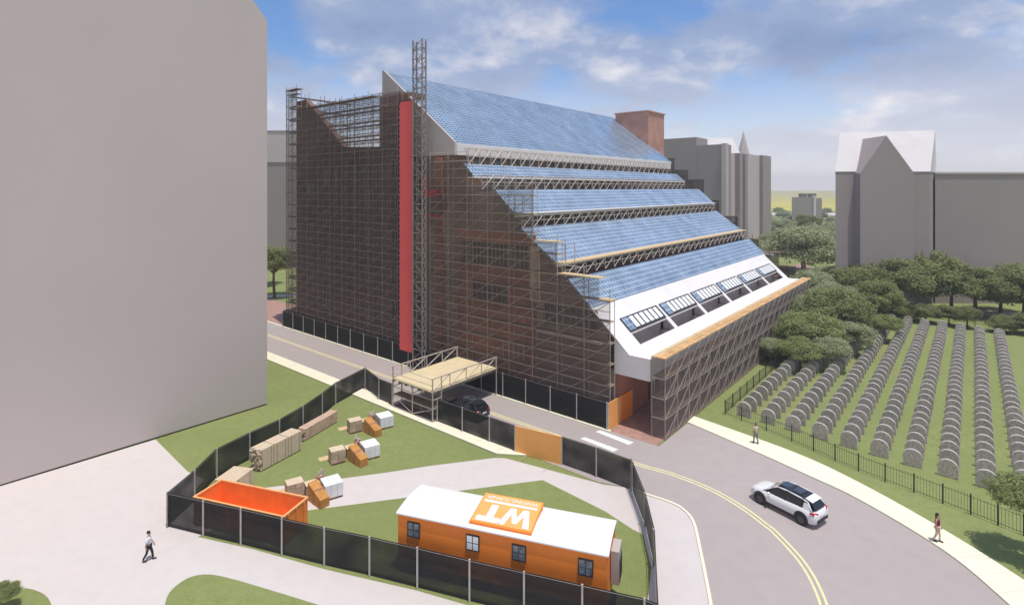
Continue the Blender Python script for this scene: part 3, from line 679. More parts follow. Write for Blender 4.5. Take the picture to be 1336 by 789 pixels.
MB().bbox(-9.15,-8.15,-18.8,-13.1,1.3,1.36).build('lower_platform', M['plank_brown'], dk)
MB().bbox(-9.25,-8.05,-18.9,-13.0,.112,.16).build('dark_sheet', M['dark_conc'], dk)  # thin dark sheet on the pavement between the deck legs

# ------------------------------------------------------------------ screened fences
def screen_fence(pts, h, label, name='screened_fence', skip=(), inset=0.0, group=None, post_side=1):
    c = sum((Vector(p) for p in pts), Vector((0,0)))/len(pts)
    t = thing(name, (pts[0][0],pts[0][1],0), label, 'fence', group)
    n = len(pts)
    for i, p in enumerate(pts):
        MB().tube((p[0],p[1],0), (p[0],p[1],h+.06), .055, 7).build('post', M['post'], t)
    for i in range(n-1):
        if i in skip: continue
        a, b = Vector(pts[i]), Vector(pts[i+1]); d = (b-a).normalized(); nn = Vector((-d.y,d.x))*.075
        if nn.dot((a+b)/2) < 0: nn = -nn
        a2, b2 = a+nn, b+nn
        mb = MB(); mb.add([(a2.x,a2.y,.04),(b2.x,b2.y,.04),(b2.x,b2.y,h),(a2.x,a2.y,h)], [(0,1,2,3)])
        mb.build('mesh_screen', M['screen'], t, normals=False)
        MB().tube((a.x,a.y,h-.03), (b.x,b.y,h-.03), .02, 4).build('top_rail', M['steel_dark'], t)
    return t
HF = 2.2
def topx(x, y): v = P(x, y, HF); return (v.x, v.y)
left_side = [xy(P(476,506.4)), topx(438,499), topx(420.5,512.5), topx(395.4,529.5), topx(364.6,547), topx(325.8,564), topx(283,585), topx(253.8,613.6), xy(P(218.5,688))]
screen_fence(left_side, HF, 'black screened fence along the left of the compound behind the timber stacks', post_side=1)
front = px((218.5,688),(265,699.5),(314,711),(367.6,724.7),(423,738.5),(482,752),(544.4,767.8),(612.5,785.5))
d = (Vector(front[-1])-Vector(front[1]))/6
fr_pts = list(front)+[tuple(Vector(front[-1])+d*(k+1)) for k in range(3)]+[xy(P(857,850))]
screen_fence(fr_pts, HF, 'black screened fence with pale posts along the near front of the compound', post_side=1)
screen_fence([xy(P(857,850)), xy(P(852.6,741)), xy(P(841,688)), xy(P(823.5,640))], HF, 'black screened fence curving up the right side of the compound behind the trailer', post_side=1)
road_l = [xy(P(476,506.4)), topx(499,487.5)]+[xy(B(-9.0,w_,0)) for w_ in (-19.4,)]
screen_fence([xy(P(476,506.4)), xy(B(-9.0,-21.4,0)), xy(B(-9.05,-19.2,0))], HF, 'short black screened fence between the compound apex and the deck legs', post_side=-1)
screen_fence([xy(B(-8.85,-12.8,0)), xy(B(-8.8,-9.6,0)), xy(B(-8.75,-6.4,0)), xy(P(672,590))], HF, 'black screened fence between the deck legs and the orange gate', post_side=-1)
screen_fence([xy(P(733,606)), xy(P(778,622)), xy(P(823.5,640))], HF, 'black screened fence between the orange gate and the street bend', post_side=-1)
og = thing('site_gate', P(702,598), 'plain light orange gate panel in the black fence by the street', 'gate')
a, b = P(672,590), P(733,606); d = (b-a).normalized(); nn = Vector((-d.y,d.x,0))*.04
MB().hexa([a-nn,b-nn,b+nn,a+nn]+[v+Vector((0,0,HF)) for v in (a-nn,b-nn,b+nn,a+nn)]).build('panel', M['orange_panel'], og)
mb = MB()
for v in (a, b): mb.tube(v, v+Vector((0,0,HF+.05)), .05, 6)
mb.build('frame', M['orange'], og)
# fence along the gable and its return on the far left
screen_fence([xy(B(-0.25,w_,0)) for w_ in [-57.7+3.03*k for k in range(19)]]+[xy(B(-0.25,.05,0))], 2.5, 'long black screened fence at the foot of the big gable scaffold', post_side=1)
screen_fence([xy(B(-0.25,-57.7,0)), xy(B(3,-58.9,0)), xy(B(8,-58.9,0))], 2.5, 'short black screened fence round the far left building corner', post_side=1)
og2 = thing('orange_hoarding', B(2,.2,0), 'bright orange hoarding panels beside the recessed brick wall', 'hoarding')
for k in range(2): MB().bbox(-0.2+k*2.25, 2.0+k*2.25, .12, .2, .02, 2.45).build('panel', M['orange_panel' if k==0 else 'orange'], og2)
for k in range(3): MB().tube(B(-.22+k*2.25,.16,0), B(-.22+k*2.25,.16,2.5), .05, 6).build('post', M['post'], og2)

# ------------------------------------------------------------------ site office trailer
e0, e1 = P(518,669,3.35), P(793.4,725.4,3.35); ex = (e1-e0); LT = ex.length; ex.normalize(); ey = Vector((-ex.y, ex.x, 0)); WT_ = 3.0
tang = math.atan2(ex.y, ex.x)
tr = thing('site_office_trailer', Vector((e0.x,e0.y,0))+ex*LT/2+ey*WT_/2, 'long orange site office trailer with white roof and WT sign', 'trailer', rz=tang)
def T(x, y, z): return Vector((e0.x,e0.y,0))+ex*x+ey*y+Vector((0,0,z))
def tbox(mb, x0,x1,y0,y1,z0,z1,mi=0): return mb.hexa([T(x0,y0,z0),T(x1,y0,z0),T(x1,y1,z0),T(x0,y1,z0),T(x0,y0,z1),T(x1,y0,z1),T(x1,y1,z1),T(x0,y1,z1)], mi)
mb = MB(); tbox(mb, .04,LT-.04,.04,WT_-.04,.65,3.33).build('body', M['orange'], tr)
# vaulted roof
prof = []; nseg = 10
def rz_(t): return 3.33+0.17*math.sin(math.pi*min(1,max(0,t)))
mb = MB(); vs = []
for x in (-.04, LT+.04):
    for k in range(nseg+1): t = k/nseg; vs.append(T(x, -.06+t*(WT_+.12), rz_(t)+.07))
    for k in range(nseg, -1, -1): t = k/nseg; vs.append(T(x, -.06+t*(WT_+.12), rz_(t)-.0))
nn_ = 2*(nseg+1); fs_ = [tuple(range(nn_)), tuple(range(nn_,2*nn_))]+[(i,(i+1)%nn_,nn_+(i+1)%nn_,nn_+i) for i in range(nn_)]
roof = mb.add(vs, fs_).build('roof', M['white_metal'], tr)
mb = MB()
for x in (.06, LT-.06):
    k0 = [T(x,.06+t*(WT_-.12)/nseg,3.33) for t in range(nseg+1)]+[T(x,.06+t*(WT_-.12)/nseg,rz_(t/nseg)-.02) for t in range(nseg,-1,-1)]
    x2 = x+(.04 if x < 1 else -.04); k1 = [v+ex*(x2-x) for v in k0]; n_ = len(k0)
    mb.add(k0+k1, [tuple(range(n_)), tuple(range(n_,2*n_))]+[(i,(i+1)%n_,n_+(i+1)%n_,n_+i) for i in range(n_)])
mb.build('gable_end', M['orange'], tr)
tbox(MB(), .1,LT-.1,.25,WT_-.25,.42,.65).build('chassis', M['trim'], tr)
for x in (.9, LT-1.2):
    mb = MB()
    for y in (.3, WT_-.3): mb.lathe(T(x,y-.1,.36), [(.2,0),(.36,.02),(.36,.2),(.2,.22)], 14, axis=ey)
    mb.build('axle_wheels', M['tyre'], tr)
for x in (3.4, 5.9, 8.4): tbox(MB(), x-.15,x+.15,.3,.6,0,.42).build('support_block', M['dark_conc'], tr)
def win_x(pxx, pyy):      # where the window centre lies on the long side
    r = Vector(((pxx-CX)/F, 1, -(pyy-HY)/F)); o_ = Vector((0,0,H))
    nrm = ey; d_ = (T(0,0,0)-o_).dot(nrm)/r.dot(nrm); p = o_+r*d_; q_ = p-T(0,0,0); return q_.dot(ex), p.z
for i, (a, b) in enumerate([(539.5,690.7),(616.6,707.8),(677,721),(764,740)]):
    x, z = win_x(a, b)
    wf = tbox(MB(), x-.38,x+.38,-.02,.04,z-.42,z+.42).build('window', M['trim'], tr)
    for s in (-1, 1):
        for v in (-1, 1): tbox(MB(), x+s*.175-.15,x+s*.175+.15,-.032,-.022,z+v*.19-.165,z+v*.19+.165).build('pane', M['white' if i==1 else 'pane_grey'], wf)
ac = tbox(MB(), LT, LT+.42, 1.0, 2.1, 1.3, 3.0).build('air_conditioner', M['beige_conc'], tr)
tbox(MB(), LT+.42, LT+.45, 1.08, 2.02, 1.4, 2.5).build('grille', M['trim'], ac)
tbox(MB(), LT+.01, LT+.3, .12, .5, .45, 1.0).build('meter_box', M['trim'], tr)
# roof sign, a thin box lying on the near half of the roof, writing upside down to us
s0, s1, s2, s3 = P(610,681,3.62), P(691.6,697.8,3.62), P(703.6,657.8,3.92), P(625.7,646.3,3.92)
ang_s = tang; x0 = (s0-T(0,0,0)).dot(ex); x1 = (s1-T(0,0,0)).dot(ex)
y0, y1, zz0, zz1 = .22, 2.80, 3.57, 3.78
sg = MB().hexa([T(x0,y0,zz0-.17),T(x1,y0,zz0-.17),T(x1,y1,zz1-.17),T(x0,y1,zz1-.17),T(x0,y0,zz0),T(x1,y0,zz0),T(x1,y1,zz1),T(x0,y1,zz1)]).build('roof_sign', M['orange'], tr)
SWd = x1-x0; SHt = math.hypot(y1-y0, zz1-zz0); sup = ((T(0,y0,zz0)-T(0,y1,zz1))).normalized()   # up of the letters points to us
sright = -ex; snorm = sright.cross(sup).normalized()
so = T(x1, y1, zz1)        # letter-space origin: lower left of the sign read from behind
def sp(a, b, h=.0): return so+sright*a+sup*b+snorm*h
face = MB().hexa([sp(.05,.05,.002),sp(SWd-.05,.05,.002),sp(SWd-.05,SHt-.12,.002),sp(.05,SHt-.12,.002),sp(.05,.05,.014),sp(SWd-.05,.05,.014),sp(SWd-.05,SHt-.12,.014),sp(.05,SHt-.12,.014)]).build('sign_face', M['orange_panel'], sg)
def txt(body_, a, b, wid, hei, m, par):
    c = bpy.data.curves.new('t','FONT'); c.body = body_; c.extrude = .004; c.offset = .0; c.size = 1
    o_ = bpy.data.objects.new('t', c); COL.objects.link(o_); bpy.context.view_layer.update()
    me = bpy.data.meshes.new_from_object(o_.evaluated_get(bpy.context.evaluated_depsgraph_get())); bpy.data.objects.remove(o_)
    xs = [v.co.x for v in me.vertices]; ys = [v.co.y for v in me.vertices]
    mb_ = MB(); mb_.add([sp(a+(v.co.x-min(xs))/(max(xs)-min(xs))*wid, b+(v.co.y-min(ys))/(max(ys)-min(ys))*hei, .02+v.co.z) for v in me.vertices], [tuple(p.vertices) for p in me.polygons])
    return mb_.build('lettering', m, par, normals=False)
def poly_letter(pts, par):
    n_ = len(pts); mb_ = MB(); mb_.add([sp(a,b,.016) for a,b in pts]+[sp(a,b,.026) for a,b in pts], [tuple(range(n_)), tuple(range(n_,2*n_))]+[(i,(i+1)%n_,n_+(i+1)%n_,n_+i) for i in range(n_)])
    return mb_.build('lettering', M['white'], par)
lb, lh = .95, SHt-.12-.95-.1; wl = SWd*.50; xa = .22
st = .30
W_ = [(0,1),(.2,1),(.30,.36),(.43,.85),(.57,.85),(.70,.36),(.80,1),(1,1),(.80,0),(.62,0),(.5,.50),(.38,0),(.20,0)]
poly_letter([(xa+p*wl, lb+q_*lh) for p, q_ in W_], sg)
xb = xa+wl*.94; tw = SWd-xb-.25
poly_letter([(xb+p*tw, lb+q_*lh) for p, q_ in [(0,1),(1,1),(1,.72),(.64,.72),(.64,0),(.34,0),(.34,.72),(.06,.72)]], sg)
poly_letter([(.2,.60),(SWd-.2,.60),(SWd-.2,.78),(.2,.78)], sg)
txt('WHITING-TURNER', .25, .20, SWd-.5, .26, M['white'], sg)

# ------------------------------------------------------------------ skip
q0, q1, q2, q3 = P(252.6,648,1.8), P(370,674,1.8), P(398,652,1.8), P(285,630,1.8)
ax = (q1-q0).normalized(); ay = Vector((-ax.y, ax.x, 0)); LD = (q1-q0).length; WD = 2.2
def D(x, y, z): return Vector((q0.x,q0.y,0))+ax*x+ay*y+Vector((0,0,z))
sk = thing('skip', D(LD/2,WD/2,0), 'open red orange skip standing empty in the near left compound corner', 'skip', rz=math.atan2(ax.y,ax.x))
def dbox(mb, x0,x1,y0,y1,z0,z1): return mb.hexa([D(x0,y0,z0),D(x1,y0,z0),D(x1,y1,z0),D(x0,y1,z0),D(x0,y0,z1),D(x1,y0,z1),D(x1,y1,z1),D(x0,y1,z1)])
dbox(MB(), 0,LD,0,.06,.15,1.74).build('side_panel', M['red_orange'], sk); dbox(MB(), 0,LD,WD-.06,WD,.15,1.74).build('side_panel', M['red_orange'], sk)
dbox(MB(), 0,.06,.06,WD-.06,.15,1.74).build('end_panel', M['red_orange'], sk)
dbox(MB(), LD-.06,LD,.06,WD-.06,.15,1.74).build('end_panel', M['red_orange'], sk)
dbox(MB(), .06,LD-.06,.06,WD-.06,.15,.2).build('floor', M['red_orange'], sk)
mb = MB()
for a in ((-.04,LD+.04,-.05,.07),(-.04,LD+.04,WD-.07,WD+.05),(-.04,.08,.07,WD-.07),(LD-.08,LD+.04,.07,WD-.07)): dbox(mb, *a, 1.742, 1.84)
mb.build('rim', M['orange_rim'], sk)
for k in range(9): dbox(MB(), .3+k*(LD-.7)/8, .42+k*(LD-.7)/8, -.07,-.002,.15,1.74).build('rib', M['red_orange'], sk)
for k in range(3): dbox(MB(), LD+.002,LD+.07,.35+k*.7,.45+k*.7,.15,1.74).build('rib', M['red_orange'], sk)
dbox(MB(), .2,LD-.2,.4,.6,0,.15).build('skid', M['trim'], sk); dbox(MB(), .2,LD-.2,WD-.6,WD-.4,0,.15).build('skid', M['trim'], sk)

# ------------------------------------------------------------------ timber stacks along the left fence
random.seed(11)
def lumber(p_near, p_far, wd, h, label, m, nlay, nwide, nb=1, ragged=.12, side=-1):
    a = Vector((p_near.x,p_near.y,0)); d = Vector((p_far.x-p_near.x, p_far.y-p_near.y, 0)); Ln = d.length; d.normalize(); s = Vector((-d.y,d.x,0))
    t = thing('timber_stack', a+d*Ln/2+s*wd/2, label, 'timber stack', 'timber stacks along the fence', rz=math.atan2(d.y,d.x))
    t_ = h/nlay; ww = wd/nwide
    for bnd in range(nb):
        mb = MB(); l0 = Ln*bnd/nb; l1 = Ln*(bnd+1)/nb-.04
        for i in range(nlay):
            for j in range(nwide):
                r0 = random.uniform(0,ragged) if bnd == 0 else random.uniform(0,.02); r1 = random.uniform(0,.03)
                hh = 0.012
                o_ = a+s*(j*ww); 
                c0 = o_+d*(l0+r0)+Vector((0,0,.1+i*t_)); c1 = o_+d*(l1-r1)+Vector((0,0,.1+i*t_))
                mb.hexa([c0,c1,c1+s*(ww-.015),c0+s*(ww-.015)]+[v+Vector((0,0,t_-hh)) for v in (c0,c1,c1+s*(ww-.015),c0+s*(ww-.015))])
        mb.build('bundle', M[m], t)
    mb = MB(); k = 0
    while k < Ln-.2: mb.hexa([a+d*(k+.15),a+d*(k+.27),a+d*(k+.27)+s*wd,a+d*(k+.15)+s*wd]+[v+Vector((0,0,.1)) for v in (a+d*(k+.15),a+d*(k+.27),a+d*(k+.27)+s*wd,a+d*(k+.15)+s*wd)]); k += 1.1
    mb.build('bearer', M['plank_brown'], t)
    if nb > 0:
        mb = MB()
        for bnd in range(nb):
            for q_ in (.2,.8):
                x = Ln*(bnd+q_)/nb; c = a+d*x-s*.012; e = a+d*x+s*(wd+.0)
                mb.hexa([c-d*.02,c+d*.02,c+d*.02+s*.01,c-d*.02+s*.01]+[v+Vector((0,0,h+.1)) for v in (c-d*.02,c+d*.02,c+d*.02+s*.01,c-d*.02+s*.01)])
        mb.build('strap', M['plank_brown'], t)
lumber(P(338,617), P(394,587), 1.15, 1.55, 'tall pale timber stack in the middle of the row, strapped in bundles', 'lumber', 12, 9, nb=3, ragged=.35)
lumber(P(396,577), P(441,550), .8, .95, 'long low pinkish timber stack at the street end of the row', 'lumber_pink', 7, 6, nb=1, ragged=.3)
lumber(P(306,652), P(331,632), 1.6, 1.15, 'pale timber stack partly hidden behind the skip', 'lumber', 8, 10, nb=1, ragged=.05)

# ------------------------------------------------------------------ three groups of palletised materials
def pallet(mb, c, sx, sy, ang):
    for k in range(5): mb.box(c+Matrix.Rotation(ang,3,'Z')@Vector((0,-sy/2+.06+k*(sy-.12)/4,.11)), sx, .14, .025, ang)
    for k in (-1,0,1): mb.box(c+Matrix.Rotation(ang,3,'Z')@Vector((k*(sx/2-.06),0,.0)), .1, sy, .11, ang)
def rot(v, a): return Matrix.Rotation(a,3,'Z')@Vector(v)
posw = ['nearest the skip', 'in the middle of the lawn', 'nearest the street']
def group(i, pb, pc, pw, sc_=1.0):
    nm = posw[i]; ang = R(33); rr = random.Random(50+i)
    # brown carton stack
    c = pb+rot((.0,.72,0),ang)
    t = thing('carton_stack', c, 'brown carton stack in the pallet group '+nm, 'carton stack', 'carton stacks', rz=ang)
    mb = MB(); pallet(mb, c, 1.15, .95, ang); mb.build('pallet', M['box_red'], t)
    for r_ in range(3):
        for q_ in range(2):
            MB().box(c+rot((-.28+q_*.57+rr.uniform(-.01,.01),0,.14+r_*.3),ang), .55, .92, .285, ang+rr.uniform(-.02,.02)).build('carton', M['box_brown' if (r_+q_)%3 else 'lumber_pink'], t, bevel=.012)
    MB().box(c+rot((0,0,1.04),ang), 1.1, .9, .02, ang).build('top_sheet', M['lumber'], t)
    # wedge crate, strapped
    c = pc+rot((0,.9,0),ang)
    t = thing('wedge_crate', c, 'orange wedge crate in the pallet group '+nm, 'crate', 'wedge crates', rz=ang)
    A_ = [(-.85,-.35),(.85,-.35),(.85,.35),(-.85,.35)]
    mb = MB(); mb.hexa([c+rot((x,y,.02),-R(42)) for x,y in A_]+[c+rot((x,y,1.22 if x<0 else .62),-R(42)) for x,y in A_]); mb.build('body', M['crate'], t, bevel=.02)
    for x in (.0,):
        h = 1.22-.6*(x+.85)/1.7
        MB().hexa([c+rot((x+a_,y,.0),-R(42)) for a_,y in ((-.05,-.38),(.05,-.38),(.05,.38),(-.05,.38))]+[c+rot((x+a_,y,h+.03-a_*.35),-R(42)) for a_,y in ((-.05,-.38),(.05,-.38),(.05,.38),(-.05,.38))]).build('batten', M['box_red'], t)
    # white block stack
    c = pw+rot((.0,.85,0),ang)
    t = thing('white_block_stack', c, 'white blocks on a red pallet in the pallet group '+nm, 'block stack', 'white block stacks', rz=ang)
    mb = MB(); pallet(mb, c, 1.2, 1.35, ang); mb.build('pallet', M['box_red'], t)
    for r_ in range(2):
        for q_ in range(3):
            for s_ in range(2):
                MB().box(c+rot((-.42+q_*.42,-.34+s_*.68,.14+r_*.46),ang), .41, .66, .45, ang).build('block', M['white'], t, bevel=.015)
    # small crate behind, with a pale sack on it
    c = pc+rot((-.1,2.35,0),ang)
    t = thing('small_crate', c, 'small brown crate behind the wedge crate '+nm, 'crate', 'small crates', rz=ang)
    MB().box(c, .9, .7, .75, ang).build('body', M['box_brown'], t, bevel=.015); MB().box(c+Vector((0,0,.75)), .95, .75, .05, ang).build('lid', M['lumber'], t)
    c2 = c+rot((.62,.35,0),ang)
    t = thing('open_drum', c2, 'dark drum holding pale rolls in the pallet group '+nm, 'drum', 'drums of rolls', rz=ang)
    MB().lathe(c2, [(.27,0),(.29,.05),(.29,.9),(.27,.95)], 14).build('drum', M['box_red'], t, smooth=False)
    for k in range(3): MB().tube(c2+Vector((rr.uniform(-.1,.1),rr.uniform(-.1,.1),.9)), c2+Vector((rr.uniform(-.2,.2),rr.uniform(-.2,.2),1.1+.12*k)), .09, 8).build('roll', M['beige_conc'], t)
    c3 = pb+rot((-.75,1.75,0),ang)
    o_ = MB().box(c3+Vector((0,0,.014)), .8, .7, .03, ang).build('loose_board', M['plank'], loc=c3); tag(o_, 'loose pale board lying by the carton stack '+nm, 'board', 'loose boards')
group(0, P(387,653), P(420,664), P(437,652.5))
group(1, P(443,607), P(472,610), P(487,600))
group(2, P(466,566), P(491,571), P(506,560))

# ------------------------------------------------------------------ cars
def car(name, c, ang, paint, roofm, label, cat):
    t = thing(name, c, label, cat, rz=ang)
    R3 = Matrix.Rotation(ang,3,'Z')
    def W(x, y, z): return Vector(c)+R3@Vector((x,y,z))
    # lower body: x station, half width, sill z, belt z, deck crown
    st = [(-2.30,.62,.45,.80,.82),(-2.24,.84,.36,.98,1.02),(-1.95,.91,.28,1.06,1.10),(-1.2,.93,.26,1.06,1.10),(0,.93,.26,1.02,1.06),(.75,.93,.26,1.0,1.05),(1.2,.92,.27,.97,1.04),(1.85,.89,.30,.88,.97),(2.18,.80,.36,.76,.84),(2.30,.60,.42,.64,.68)]
    mb = MB(); vs = []; k = 9
    for x, hw, s, b, cr in st:
        vs += [W(x,-hw*.93,s),W(x,-hw,s+.18),W(x,-hw*1.0,(s+b)/2+.05),W(x,-hw*.95,b),W(x,-hw*.55,cr),W(x,hw*.55,cr),W(x,hw*.95,b),W(x,hw,(s+b)/2+.05),W(x,hw,s+.18),W(x,hw*.93,s)]
    n_ = 10; fs = [tuple(range(n_)), tuple(range((len(st)-1)*n_, len(st)*n_))]
    for i in range(len(st)-1):
        for j in range(n_): fs.append((i*n_+j, i*n_+(j+1)%n_, (i+1)*n_+(j+1)%n_, (i+1)*n_+j))
    mb.add(vs, fs); mb.build('body', paint, t, smooth=True)
    # greenhouse: glass core with painted pillars and roof
    gst = [(-2.08,.74,1.05,1.06),(-1.72,.72,1.04,1.52),(-1.3,.73,1.03,1.60),(-.3,.74,1.02,1.65),(.35,.73,1.0,1.60),(.72,.72,1.0,1.40),(1.28,.70,.98,1.0)]
    vs = []
    for x, hw, b, tz in gst:
        f_ = (tz-b)/.62; vs += [W(x,-hw*1.13,b-.03),W(x,-hw*(1.13-.30*f_),tz-.05*f_),W(x,-hw*(1.0-.3*f_),tz),W(x,hw*(1.0-.3*f_),tz),W(x,hw*(1.13-.30*f_),tz-.05*f_),W(x,hw*1.13,b-.03)]
    n_ = 6; fs = [tuple(range(n_)), tuple(range((len(gst)-1)*n_, len(gst)*n_))]
    for i in range(len(gst)-1):
        for j in range(n_): fs.append((i*n_+j, i*n_+(j+1)%n_, (i+1)*n_+(j+1)%n_, (i+1)*n_+j))
    MB().add(vs, fs).build('windows', M['car_glass'], t, smooth=False)
    # roof panel, rails, pillars
    mb = MB()
    for i in range(1, 4):
        x0,h0,_,z0 = gst[i]; x1,h1,_,z1 = gst[i+1]
        mb.hexa([W(x0,-h0*.66,z0+.003),W(x1,-h1*.66,z1+.003),W(x1,h1*.66,z1+.003),W(x0,h0*.66,z0+.003),W(x0,-h0*.66,z0+.03),W(x1,-h1*.66,z1+.03),W(x1,h1*.66,z1+.03),W(x0,h0*.66,z0+.03)])
    rf = mb.build('roof', roofm, t)
    for x in (-.85,.0): MB().hexa([W(x-.3,-.38,1.665),W(x+.3,-.38,1.675),W(x+.3,.38,1.675),W(x-.3,.38,1.665),W(x-.3,-.38,1.685),W(x+.3,-.38,1.692),W(x+.3,.38,1.692),W(x-.3,.38,1.685)]).build('sunroof', M['window'], rf)
    for s in (-1,1):
        mb = MB()
        pr_ = [(g_[0], s*g_[1]*(1.14-.30*(g_[3]-g_[2])/.62), g_[3]-.02) for g_ in gst]
        for a, b in zip(pr_[:-1], pr_[1:]): mb.tube(W(*a), W(*b), .045, 6)
        mb.build('roof_rail', paint, t, smooth=True)
        for (xa_, xb_) in ((-1.25,-1.42),(-.25,-.30)):
            MB().tube(W(xa_,s*.835,1.0), W(xb_,s*.64,1.6), .035, 6).build('pillar', M['trim'], t)
        MB().hexa([W(-1.98,s*.80,1.02),W(-1.45,s*.82,1.02),W(-1.5,s*.70,1.42),W(-1.78,s*.68,1.45),W(-1.98,s*.835,1.02),W(-1.45,s*.85,1.02),W(-1.5,s*.735,1.42),W(-1.78,s*.715,1.45)]).build('rear_quarter', paint, t)
        MB().ell(W(.75,s*1.0,1.08), .10,.11,.08, ang=ang).build('mirror', paint, t, smooth=True)
        MB().hexa([W(-2.29,s*.50,.90),W(-2.20,s*.84,.90),W(-1.95,s*.925,.95),W(-2.2,s*.6,.93),W(-2.29,s*.50,1.02),W(-2.20,s*.84,1.03),W(-1.95,s*.925,1.05),W(-2.2,s*.6,1.0)]).build('tail_light', M['tail'], t)
        MB().hexa([W(2.22,s*.45,.66),W(2.12,s*.80,.68),W(1.85,s*.895,.76),W(1.9,s*.6,.74),W(2.21,s*.45,.76),W(2.10,s*.80,.79),W(1.82,s*.885,.86),W(1.9,s*.6,.82)]).build('headlight', M['lamp'], t)
        MB().hexa([W(-1.0,s*.925,.25),W(.95,s*.925,.25),W(.95,s*.945,.25),W(-1.0,s*.945,.25),W(-1.0,s*.925,.42),W(.95,s*.925,.42),W(.95,s*.945,.40),W(-1.0,s*.945,.40)]).build('side_skirt', M['trim'], t)
        for x in (-1.40, 1.42):
            ar = MB().lathe(W(x,s*.80,.42), [(.30,0),(.45,.01),(.45,.155),(.30,.157)], 20, axis=R3@Vector((0,s,0))).build('wheel_arch', M['trim'], t)
            wh = MB().lathe(W(x,s*.72,.36), [(.2,0),(.34,.01),(.36,.05),(.36,.2),(.34,.235),(.22,.24)], 20, axis=R3@Vector((0,s,0))).build('wheel', M['tyre'], t)
            mb = MB(); mb.lathe(W(x,s*.95,.36), [(.05,0),(.06,.02),(.03,.03)], 10, axis=R3@Vector((0,s,0)))
            for q_ in range(5):
                a_ = q_*2*math.pi/5; mb.tube(W(x,s*.965,.36), W(x+.2*math.cos(a_),s*.965,.36+.2*math.sin(a_)), .028, 5)
            mb.lathe(W(x,s*.955,.36), [(.20,0),(.235,.0),(.235,.015),(.20,.015)], 18, axis=R3@Vector((0,s,0)))
            mb.build('rim', M['rim'], wh)
    MB().hexa([W(-2.10,-.55,1.10),W(-2.10,.55,1.10),W(-1.83,.52,1.46),W(-1.83,-.52,1.46),W(-2.16,-.55,1.12),W(-2.16,.55,1.12),W(-1.87,.52,1.50),W(-1.87,-.52,1.50)]).build('rear_window', M['car_glass'], t)
    MB().hexa([W(-1.9,-.55,1.53),W(-1.5,-.55,1.61),W(-1.5,.55,1.61),W(-1.9,.55,1.53),W(-1.98,-.55,1.555),W(-1.5,-.55,1.65),W(-1.5,.55,1.65),W(-1.98,.55,1.555)]).build('spoiler', paint, t)
    MB().hexa([W(-2.33,-.62,.42),W(-2.33,.62,.42),W(-2.2,.62,.42),W(-2.2,-.62,.42),W(-2.33,-.62,.60),W(-2.33,.62,.60),W(-2.2,.62,.60),W(-2.2,-.62,.60)]).build('rear_bumper', M['trim'], t)
    MB().hexa([W(2.24,-.5,.44),W(2.24,.5,.44),W(2.32,.42,.44),W(2.32,-.42,.44),W(2.24,-.5,.62),W(2.24,.5,.62),W(2.30,.42,.62),W(2.30,-.42,.62)]).build('grille', M['trim'], t)
    MB().box(W(-2.315,0,.72), .02,.5,.12, ang).build('number_plate', M['white'], t)
    return t
car('white_car', (18.55,37.15,.004), math.atan2(.83,-.556), M['car_white'], M['car_black'], 'white sport utility car with black roof driving on the road bend', 'car')
cc = B(-5.8,-12.0,.004); car('black_car', cc, ANG_W+math.pi, M['car_black'], M['car_black'], 'black car on the street just beside the overhead deck', 'car')

